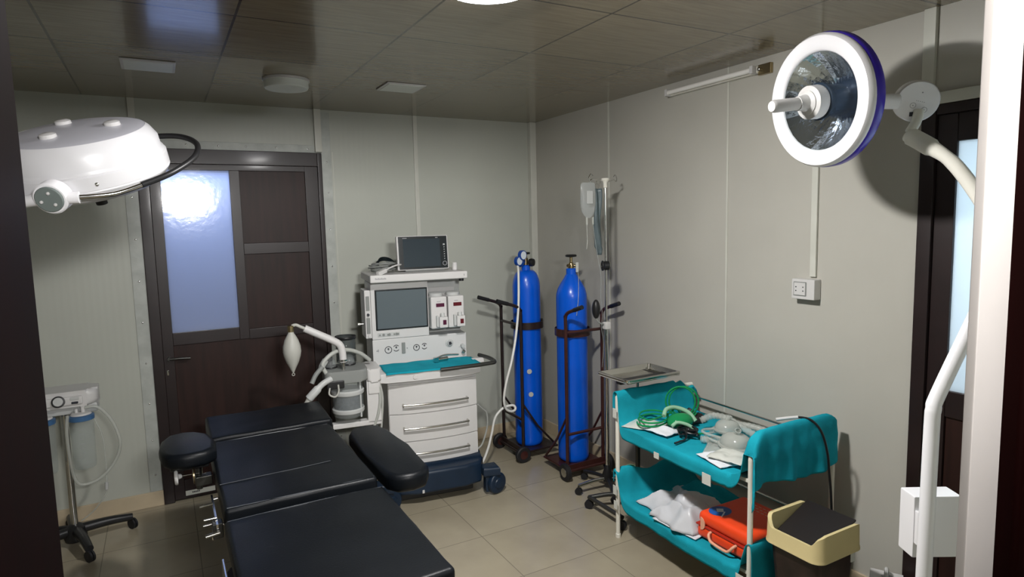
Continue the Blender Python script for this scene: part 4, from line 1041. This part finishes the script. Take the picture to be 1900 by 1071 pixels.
MB().prism([(KX0-.003+.0*k, 0) for k in range(0)] or [(KY1-.02+.026*math.cos(PI/2+PI*k/12)-.01, S2+.075+.03*math.sin(PI/2+PI*k/12)) for k in range(13)], 0, .004,
           mtx=Matrix(((0, 0, 1, KX0-.003), (1, 0, 0, 0), (0, 1, 0, 0), (0, 0, 0, 1)))).build('latch', M['salmon'], t)
hn = MB().tube([(KX0+.002, 1.965, S2+.055), (KX0-.016, 1.962, S2+.05), (KX0-.024, 1.95, S2+.035), (KX0-.026, 1.93, S2+.026), (KX0-.026, 1.86, S2+.022), (KX0-.024, 1.84, S2+.03), (KX0-.014, 1.825, S2+.05), (KX0+.002, 1.822, S2+.055)], .0065, 10, 4)
tag(hn.build('carry_handle', M['salmon'], t), 'pale salmon carry handle')
b = MB()
for r in range(3):
    for i in range(6-r): b.box(2.30+r*.022, 2.306+r*.022, 1.93-i*.024, 1.945-i*.024, S2+.1275, S2+.1288)
b.build('lettering', M['salmon'], tp)
MB().box(2.20, 2.235, KY0-.004, KY0+.002, S2+.04, S2+.09, .003).build('side_latch', M['blackp'], t)

# ------------------------------------------------------------------ pedal bin
t = thing('waste_bin', 'dark brown waste bin with cream rim and open black swing flap', 'bin', (2.20, 1.535, 0))
BX0, BX1, BY0, BY1 = 2.065, 2.335, 1.415, 1.665
def taper(z, k): 
    return rrect(BX0+k, BX1-k, BY0+k, BY1-k, .035, 6)
b = MB(); rings = [[b.bm.verts.new((p[0], p[1], z)) for p in taper(z, k)] for z, k in ((0, .045), (.01, .04), (.40, .012))]
b.skin(rings); b.build('body', M['binbody'], t)
o = rrect(BX0-.006, BX1+.006, BY0-.006, BY1+.006, .045, 8); oi = rrect(BX0+.012, BX1-.012, BY0+.012, BY1-.012, .032, 8)
def top(p):
    sx = (p[0]-BX0)/(BX1-BX0); sy = (p[1]-BY0)/(BY1-BY0)
    end = min(1, max(0, (abs(sy-.5)-.36)/.1))
    return .455+end*.035*(math.cos((sx-.5)*2*PI*1.5)*-.5+.5)+.010*end
b = MB()
R = []
def top2(p):
    q = top(p); return q
R.append([b.bm.verts.new((p[0], p[1], .392)) for p in o])
R.append([b.bm.verts.new((p[0]*1, p[1], .400)) for p in o])
R.append([b.bm.verts.new((2.2+(p[0]-2.2)*.985, 1.54+(p[1]-1.54)*.985, .405)) for p in o])
R.append([b.bm.verts.new((2.2+(p[0]-2.2)*.97, 1.54+(p[1]-1.54)*.97, top(p))) for p in o])
R.append([b.bm.verts.new((p[0], p[1], top(q)-.002)) for p, q in zip(oi, o)])
R.append([b.bm.verts.new((p[0], p[1], .395)) for p in oi])
b.skin(R, cap=False)
tag(b.build('rim', M['cream'], t, angle=50), 'cream plastic rim')
mtx = Matrix.Translation((2.20, 1.54, .452)) @ Matrix.Rotation(math.radians(-24), 4, 'Y')
b = MB().box(-.115, .125, -.108, .108, -.004, .004, .003, mtx=mtx)
b.build('flap', M['flap'], t)
MB().box(2.255, 2.28, 1.411, 1.4145, .355, .392, .001).build('sticker', M['tape'], t)

# white carton with handle at the right bottom
t = thing('white_carton', 'small white carton with a carry handle by the right door', 'box', (2.52, 1.37, 0))
cm = Matrix.Translation((2.53, 1.43, .035)) @ Matrix.Rotation(.5, 4, 'Z')
bx = MB().box(-.055, .055, -.06, .06, -.035, .165, .002, mtx=cm).build('box', M['white'], t)
b = MB().torus((0, 0, .168), (.15, 1, 0), .032, .0075, 18, 8, 0, PI*1.0); 
hb = MB()
hb.tube([(-.035, 0, .165), (-.033, 0, .185), (-.012, 0, .197), (.015, 0, .195), (.034, 0, .18), (.036, 0, .165)], .0085, 8, 5)
b.bm.free(); hb.bm.transform(cm); hb.build('handle', M['white'], t)
b = MB().prism([(.0, -.03), (.025, -.02), (.03, .0), (.012, .02), (-.012, .012), (-.02, -.012)], .1652, .1658, mtx=cm); b.build('print', M['inkgrey'], t)

# ------------------------------------------------------------------ surgical lamps
# right one on a wheeled stand
t = thing('surgical_light', 'white surgical lamp with cobalt blue rim on a bent stand at the right', 'surgical light', (1.78, .92, 0))
LC = V(2.122, 1.497, 2.108); LN = V(-.955, .185, -.115).normalized(); LS = .945
MB().lathe([(r*LS, h*LS) for r, h in [(.001, -.112), (.08, -.108), (.17, -.08), (.225, -.062), (.244, -.044)]], LC, LN, 56, cap=False).build('rear_shell', M['lampwhite'], t)
MB().lathe([(r*LS, h*LS) for r, h in [(.244, -.044), (.2505, -.032), (.2505, -.010), (.246, -.002)]], LC, LN, 64, cap=False).build('blue_rim', M['lampblue'], t)
MB().lathe([(r*LS, h*LS) for r, h in [(.246, -.002), (.247, .012), (.238, .026), (.215, .032), (.19, .024), (.182, .014), (.18, .0)]], LC, LN, 64, cap=False).build('front_ring', M['lampwhite'], t)
MB().lathe([(r*LS, (-.095+.107*(r/.181)**2)*LS) for r in [.181-.02*k for k in range(9)]+[.001]], LC, LN, 30, cap=False).build('reflector', M['reflector'], t, flat=True)
MB().lathe([(r*LS, h*LS) for r, h in [(.182, .018), (.001, .020)]], LC, LN, 48).build('lens', film('lens glass', (.1, .12, .15, 1), .05, .03), t)
MB().lathe([(r*LS, h*LS) for r, h in [(.058, -.085), (.06, -.02), (.07, .0), (.07, .015), (.05, .0175)]], LC, LN, 36).build('bulb_shroud', M['shroud'], t)
hb = MB().lathe([(r*LS, h*LS) for r, h in [(.062, .018), (.064, .026), (.062, .062), (.05, .066), (.046, .068)]], LC, LN, 32).build('hub', M['white'], t)
MB().lathe([(r*LS, h*LS) for r, h in [(.046, .066), (.046, .072), (.032, .080), (.027, .10), (.0265, .115)]], LC, LN, 28).build('handle_collar', M['white'], t)
MB().lathe([(r*LS, h*LS) for r, h in [(.024, .11), (.024, .22), (.019, .232), (.001, .234)]], LC, LN, 24).build('sterile_handle', M['white'], t)
# rear joint, control puck
bk = LC-LN*.09
jp = V(2.388, 1.312, 2.095)
MB().lathe([(.026, 0), (.027, .004), (.027, .10), (.024, .104)], V(2.275, 1.40, 2.103)-V(.08, -.055, 0)*.2, jp-V(2.275, 1.40, 2.103), 24).build('rear_arm', M['lampwhite'], t)
MB().cyl(bk, V(2.28, 1.40, 2.103), .02).build('rear_arm', M['lampwhite'], t)
view = (V(0, 0, 1.7)-jp).normalized(); pn = (view+V(0.10, -.25, -.12)).normalized()
pk = MB().lathe([(.060, -.035), (.070, -.03), (.071, .012), (.067, .018), (.001, .0185)], jp, pn, 40).build('control_puck', M['lampwhite'], t)
px_, py_, _ = frame_from(pn)
up = (V(0, 0, 1)-pn*pn.z).normalized(); rt = up.cross(pn).normalized()
def onp(a, c): return jp+rt*a+up*c+pn*.0188
b = MB().torus(onp(-.014, -.012), pn, .009, .0007, 18, 5).torus(onp(.022, -.030), pn, .009, .0007, 18, 5)
for k in range(5): b.cyl(onp(-.004+k*.006, .004-k*.002), onp(-.004+k*.006, .004-k*.002)+pn*.0004, .0013, n=8)
b.cyl(onp(.012, .03), onp(.012, .03)+pn*.0005, .0025, n=8)
b.cyl(onp(-.014, -.012), onp(-.014, -.012)+pn*.0004, .002, n=8).cyl(onp(.022, -.03), onp(.022, -.03)+pn*.0004, .002, n=8)
b.build('button_marks', M['inkgrey'], pk)
q = onp(-.012, -.042)
MB().box(-.0105, .0105, -.0075, .0075, -.002, .002, mtx=Matrix.Translation(q) @ Matrix((tuple(rt)+(0,), tuple(up)+(0,), tuple(pn)+(0,), (0, 0, 0, 1))).transposed()).build('power_switch', M['ink'], pk)
# arm down to the pole
AP = [(2.385, 1.30, 2.06), (2.37, 1.30, 2.02), (2.345, 1.305, 1.985)]
MB().tube(AP, .017, 14, 6).build('knuckle', M['cream_t'], t)
P = [V(2.34, 1.31, 1.975), V(2.335, 1.24, 1.93), V(2.28, 1.13, 1.86), V(2.18, 1.0, 1.74), V(2.10, .90, 1.62)]
MB().tube(P, .026, 16, 8, radii=lambda s: .021+.009*(1 if .06 < s < .30 else max(0, 1-abs(s-.18)/.24)) if s < .5 else .022).build('bent_arm', M['cream_t'], t)
P = [(1.775, .905, .06), (1.79, .91, .70), (1.825, .925, 1.10), (1.832, .926, 1.16), (1.85, .925, 1.20), (1.965, .893, 1.42), (2.07, .87, 1.60), (2.10, .885, 1.65)]
MB().tube(P, .0195, 18, 6).build('pole', M['lampwhite'], t)
MB().ell((2.10, .89, 1.635), .035, .035, .035).build('elbow_joint', M['cream_t'], t)
bxm = Matrix.Translation((1.915, .965, .80)) @ Matrix.Rotation(math.radians(-30), 4, 'Z')
ub = MB().box(-.068, .068, -.035, .035, -.095, .09, .005, mtx=bxm).build('power_box', M['lampwhite'], t)
MB().lathe([(.014, 0), (.022, .006), (.022, .03), (.016, .034)], bxm @ V(.068, -.01, -.0), bxm.to_3x3() @ V(1, 0, 0), 18).build('box_knob', M['cream'], ub)
MB().box(-.02, .02, -.05, -.034, -.05, .05, .003, mtx=bxm @ Matrix.Translation((-.045, 0, 0))).build('box_clamp', M['lampwhite'], ub)
MB().lathe([(.03, .05), (.045, .06), (.045, .09), (.022, .12)], (1.775, .905, 0), n=20).build('base_hub', M['lampwhite'], t)
for a in (20, 92, 164, 236, 308):
    a = math.radians(a)
    MB().tube([(1.775, .905, .075), (1.775+.25*math.cos(a), .905+.25*math.sin(a), .065)], .016, 10, 0).build('base_leg', M['lampwhite'], t)
    caster(t, 1.775+.25*math.cos(a), .905+.25*math.sin(a), r=.028)

# left one: tilted dome over the table
t = thing('surgical_light', 'large white domed surgical lamp hanging at the upper left', 'surgical light', (-.75, 1.95, H))
DC = V(-.163, 2.18, 1.893); DA = V(-.21, -.36, 1).normalized()
R0 = .206
dome = MB().lathe([(.12, -.066), (.17, -.062), (.19, -.05), (R0-.002, -.03), (R0, -.026), (R0-.003, -.023), (R0, -.019), (R0, .014), (R0-.005, .018), (R0-.005, .023), (R0-.010, .028), (.195, .056), (.182, .08), (.171, .092)], DC, DA, 72, cap=False)
dome.build('dome', M['domewhite'], t, angle=50)
MB().lathe([(.1715, .091), (.15, .097), (.09, .102), (.001, .104)], DC, DA, 56).build('top_cover', M['lampgrey'], t)
ax, ay, _ = frame_from(DA); KA = 22
for k in range(3):
    a = math.radians(KA+120*k)
    o = DC+DA*.098+(ax*math.cos(a)+ay*math.sin(a))*.092
    kb = MB().lathe([(.019, 0), (.021, .003), (.020, .012), (.013, .015), (.001, .0155)], o, DA, 24).build('cover_knob', M['white'], t)
MB().lathe([(.17, -.061), (.15, -.068), (.001, -.072)], DC, DA, 56).build('lens', mat('lamp lens', (.6, .62, .65, 1), .25), t)
MB().lathe([(.012, -.07), (.012, -.085), (.016, -.09), (.015, -.12), (.001, -.122)], DC+ax*.0, DA, 20).build('centre_handle', M['blackp'], t)
# yoke: near-side pivot and rail
toc = V(.07, -1, 0); toc = (toc-DA*toc.dot(DA)).normalized()     # direction to the near side of the rim
rgt = DA.cross(toc).normalized()
if rgt.x < 0: rgt = -rgt
def onr(deg, r, h): 
    a = math.radians(deg); return DC+(toc*math.cos(a)+rgt*math.sin(a))*r+DA*h
pv = onr(-27, R0+.0, -.018); pn2 = (toc*math.cos(math.radians(-27))+rgt*math.sin(math.radians(-27)))
MB().lathe([(.041, 0), (.041, .03), (.037, .034)], pv, pn2, 28).build('pivot_housing', M['lampwhite'], t)
pc = MB().lathe([(.033, .030), (.033, .038), (.031, .040), (.001, .0405)], pv, pn2, 28).build('pivot_cap', M['greydisc'], t)
b = MB(); q1, q2, _ = frame_from(pn2)
for k in range(3):
    a = k*2*PI/3+.3; b.ell(pv+pn2*.0415+(q1*math.cos(a)+q2*math.sin(a))*.018, .0045, .0045, .0045, 8, 6)
b.build('cap_screws', M['white'], pc)
MB().tube([onr(-50, R0+.02, -.03), onr(-27, R0+.022, -.02), onr(-12, R0+.02, -.026)], .0155, 12, 6).build('yoke', M['lampwhite'], t)
MB().tube([onr(-12, R0+.017, -.026), onr(8, R0+.018, -.034), onr(25, R0+.028, -.028)], .007, 12, 6).build('rail', M['chrome'], t)
MB().tube([onr(25, R0+.028, -.028), onr(45, R0+.05, -.02), onr(68, R0+.075, -.008), onr(88, R0+.085, .005), onr(105, R0+.07, .015), onr(122, R0+.04, .015), onr(138, R0+.0, .01)], .0085, 12, 8).build('rail_grip', M['blackp'], t)
o = onr(0, R0-.001, -.006); MB().ell(tuple(o), .006, .006, .006, 10, 8).build('rim_screw', M['chrome'], t)
MB().tube([onr(-50, R0+.02, -.03), onr(-80, R0+.06, -.02), V(-.68, 2.15, 1.88), V(-.76, 2.15, 1.94), V(-.78, 2.15, 2.05), V(-.78, 2.15, H-.01)], .02, 12, 8).build('suspension_arm', M['lampwhite'], t)
MB().lathe([(.09, -.001), (.09, -.03), (.04, -.05)], (-.78, 2.15, H), n=28).build('ceiling_flange', M['lampwhite'], t)

# ------------------------------------------------------------------ suction unit
SX, SY = -.515, 4.06
t = thing('suction_pump', 'white suction pump with two blue lidded jars on a wheeled pole', 'suction pump', (SX, SY, 0))
MB().cyl((SX, SY, .09), (SX, SY, .80), .018).build('pole', M['chrome'], t)
b = MB().lathe([(.05, .03), (.055, .05), (.05, .10), (.024, .12)], (SX, SY, 0), n=24); b.build('hub', M['blackp'], t)
for a in (12, -72, -150, 100, 160):
    a = math.radians(a); r = .27
    e = (SX+r*math.cos(a), SY+r*math.sin(a)*(.9 if a > 1 else 1))
    MB().tube([(SX, SY, .085), (SX+.15*math.cos(a), SY+.15*math.sin(a)*.9, .085), (e[0], e[1], .07)], .024, 12, 4, radii=lambda s: .028-.008*s).build('leg', M['blackp'], t)
    caster(t, e[0], e[1], r=.03)
b = MB().prism(rrect(SX-.22, SX+.165, SY-.09, SY+.10, .05), .785, .87, .03, 4); hs = b.build('housing', M['white'], t)
MB().box(SX-.14, SX+.10, SY-.105, SY-.085, .80, .845, .008).build('front_panel', M['white'], hs)
g = MB().lathe([(.026, 0), (.03, .003), (.03, .014), (.025, .016)], (SX-.005, SY-.10, .825), (0, -1, .25), 24).build('vacuum_gauge', M['blackp'], hs)
MB().lathe([(.022, .015), (.022, .0165), (.001, .0166)], (SX-.005, SY-.10, .825), (0, -1, .25), 20).build('gauge_face', M['ltgrey'], g)
MB().box(SX+.045, SX+.085, SY-.108, SY-.10, .825, .842, .003).build('switch', M['ltgrey'], hs)
MB().box(SX+.05, SX+.08, SY-.109, SY-.10, .806, .818, .003).build('display', M['ink'], hs)
MB().box(SX-.20, SX+.16, SY-.06, SY+.05, .74, .79, .01).build('jar_bracket', M['ltgrey'], t)
for x in (SX+.085, SX-.085):
    y = SY-.09
    j = MB().lathe([(.046, 0), (.05, .006), (.052, .03), (.055, .27), (.056, .275)], (x, y, .455), n=32, cap=True).build('jar', M['clear'], t)
    b = MB()
    for k in range(7): b.box(x-.012, x+.012 if k % 2 else x+.004, y-.0545, y-.0535, .52+k*.025, .5215+k*.025)
    b.build('scale', M['inkgrey'], j)
    ld = MB().lathe([(.059, 0), (.06, .004), (.06, .022), (.05, .028)], (x, y, .715), n=32).build('jar_lid', M['jarblue'], t)
    MB().lathe([(.05, .026), (.044, .036), (.02, .04), (.001, .04)], (x, y, .715), n=24).cyl((x+.01, y, .75), (x+.01, y, .785), .010).cyl((x-.02, y, .75), (x-.02, y, .775), .008).build('lid_cap', M['white'], ld)
MB().tube([(SX+.10, SY-.09, .775), (SX+.16, SY-.09, .77), (SX+.215, SY-.08, .69), (SX+.245, SY-.07, .58), (SX+.235, SY-.05, .49), (SX+.19, SY-.04, .41), (SX+.13, SY-.05, .36), (SX+.06, SY-.06, .35), (SX+.03, SY-.08, .40), (SX+.02, SY-.10, .52), (SX+.02, SY-.12, .66), (SX+.03, SY-.12, .75)], .0085, 10, 8).build('suction_tube', M['cloudy'], t)
MB().tube([(SX+.13, SY-.05, .72), (SX+.165, SY-.04, .6), (SX+.17, SY-.03, .45), (SX+.165, SY-.03, .32), (SX+.15, SY-.02, .25), (SX+.09, SY, .17), (SX+.03, SY+.02, .12)], .004, 8, 8).build('thin_line', M['cloudy'], t)
MB().cyl((SX+.165, SY-.03, .33), (SX+.162, SY-.03, .29), .009).build('line_filter', M['ltgrey'], t)

# lamp hanging in the hall just behind the viewer: its light falls through the doorway
HX, HY, HZ = .335, -.78, 2.11
t = thing('hall_lamp', 'lit rectangular pendant lamp in the hall outside the doorway', 'light', (HX, HY, HZ))
hm = Matrix.Translation((HX, HY, HZ)) @ Matrix.Rotation(math.radians(-8), 4, 'Z') @ Matrix.Rotation(math.radians(12), 4, 'X')
MB().box(-.23, .23, -.05, -.005, -.10, .10, .008, mtx=hm).build('housing', M['white'], t)
MB().box(-.21, .21, -.008, .004, -.085, .085, .004, mtx=hm).build('diffuser', M['lampon'], t)
for dx in (-.15, .15): MB().cyl((HX+dx, HY-.04, HZ+.08), (HX+dx, HY-.04, H-.001), .006).build('suspension_rod', M['steel'], t)

# ------------------------------------------------------------------ lights
def area(name, loc, aim, sx, sy, power, col=(1, 1, 1), shape='RECTANGLE', spread=180):
    l = bpy.data.lights.new(name, 'AREA'); l.energy = power; l.color = col; l.shape = shape; l.size = sx
    if shape == 'RECTANGLE': l.size_y = sy
    l.spread = math.radians(spread)
    o = bpy.data.objects.new(name, l); C.objects.link(o); o.location = loc
    o.rotation_euler = (Vector(aim)-Vector(loc)).to_track_quat('-Z', 'Y').to_euler()
    return o
area('hall_lamp_light', (HX+.0025, HY+.018, HZ+.003), (HX+.9, HY+5.2, HZ+1.1), .40, .16, 38, (1, .98, .96), spread=112)
area('ceiling_lamp_light', (LX, LY, H-.105), (LX+.60, LY+.15, 0), .17, 0, 50, (1, .98, .95), 'DISK')
area('back_daylight', (.2, Y+.42, 2.35), (.22, Y, 1.75), .6, .3, 13, (.72, .82, 1))
area('side_daylight', (X+.8, .95, 1.7), (X, .95, 1.45), .8, .9, 26, (.86, .95, 1))

w = bpy.data.worlds.new('World'); bpy.context.scene.world = w; w.use_nodes = True
w.node_tree.nodes['Background'].inputs[0].default_value = (.5, .55, .6, 1)
w.node_tree.nodes['Background'].inputs[1].default_value = .03

# ------------------------------------------------------------------ camera
cam = bpy.data.cameras.new('Camera'); co = bpy.data.objects.new('Camera', cam); C.objects.link(co)
yaw, pitch, roll, F = math.radians(28.95), math.radians(5.98), math.radians(1.35), 1173.0
cam.sensor_width = 36; cam.sensor_fit = 'HORIZONTAL'; cam.lens = 36*F/1900; cam.clip_start = .02
fw = V(math.sin(yaw)*math.cos(pitch), math.cos(yaw)*math.cos(pitch), -math.sin(pitch))
r0 = V(math.cos(yaw), -math.sin(yaw), 0); d0 = fw.cross(r0)
r2 = r0*math.cos(roll)+d0*math.sin(roll); d2 = -r0*math.sin(roll)+d0*math.cos(roll)
m = Matrix((r2, -d2, -fw)).transposed().to_4x4(); m.translation = V(0, 0, 1.7)
co.matrix_world = m
sc_ = bpy.context.scene; sc_.camera = co
sc_.view_settings.view_transform = 'Standard'; sc_.view_settings.look = 'None'
sc_.view_settings.exposure = 0.0; sc_.view_settings.gamma = 1.0
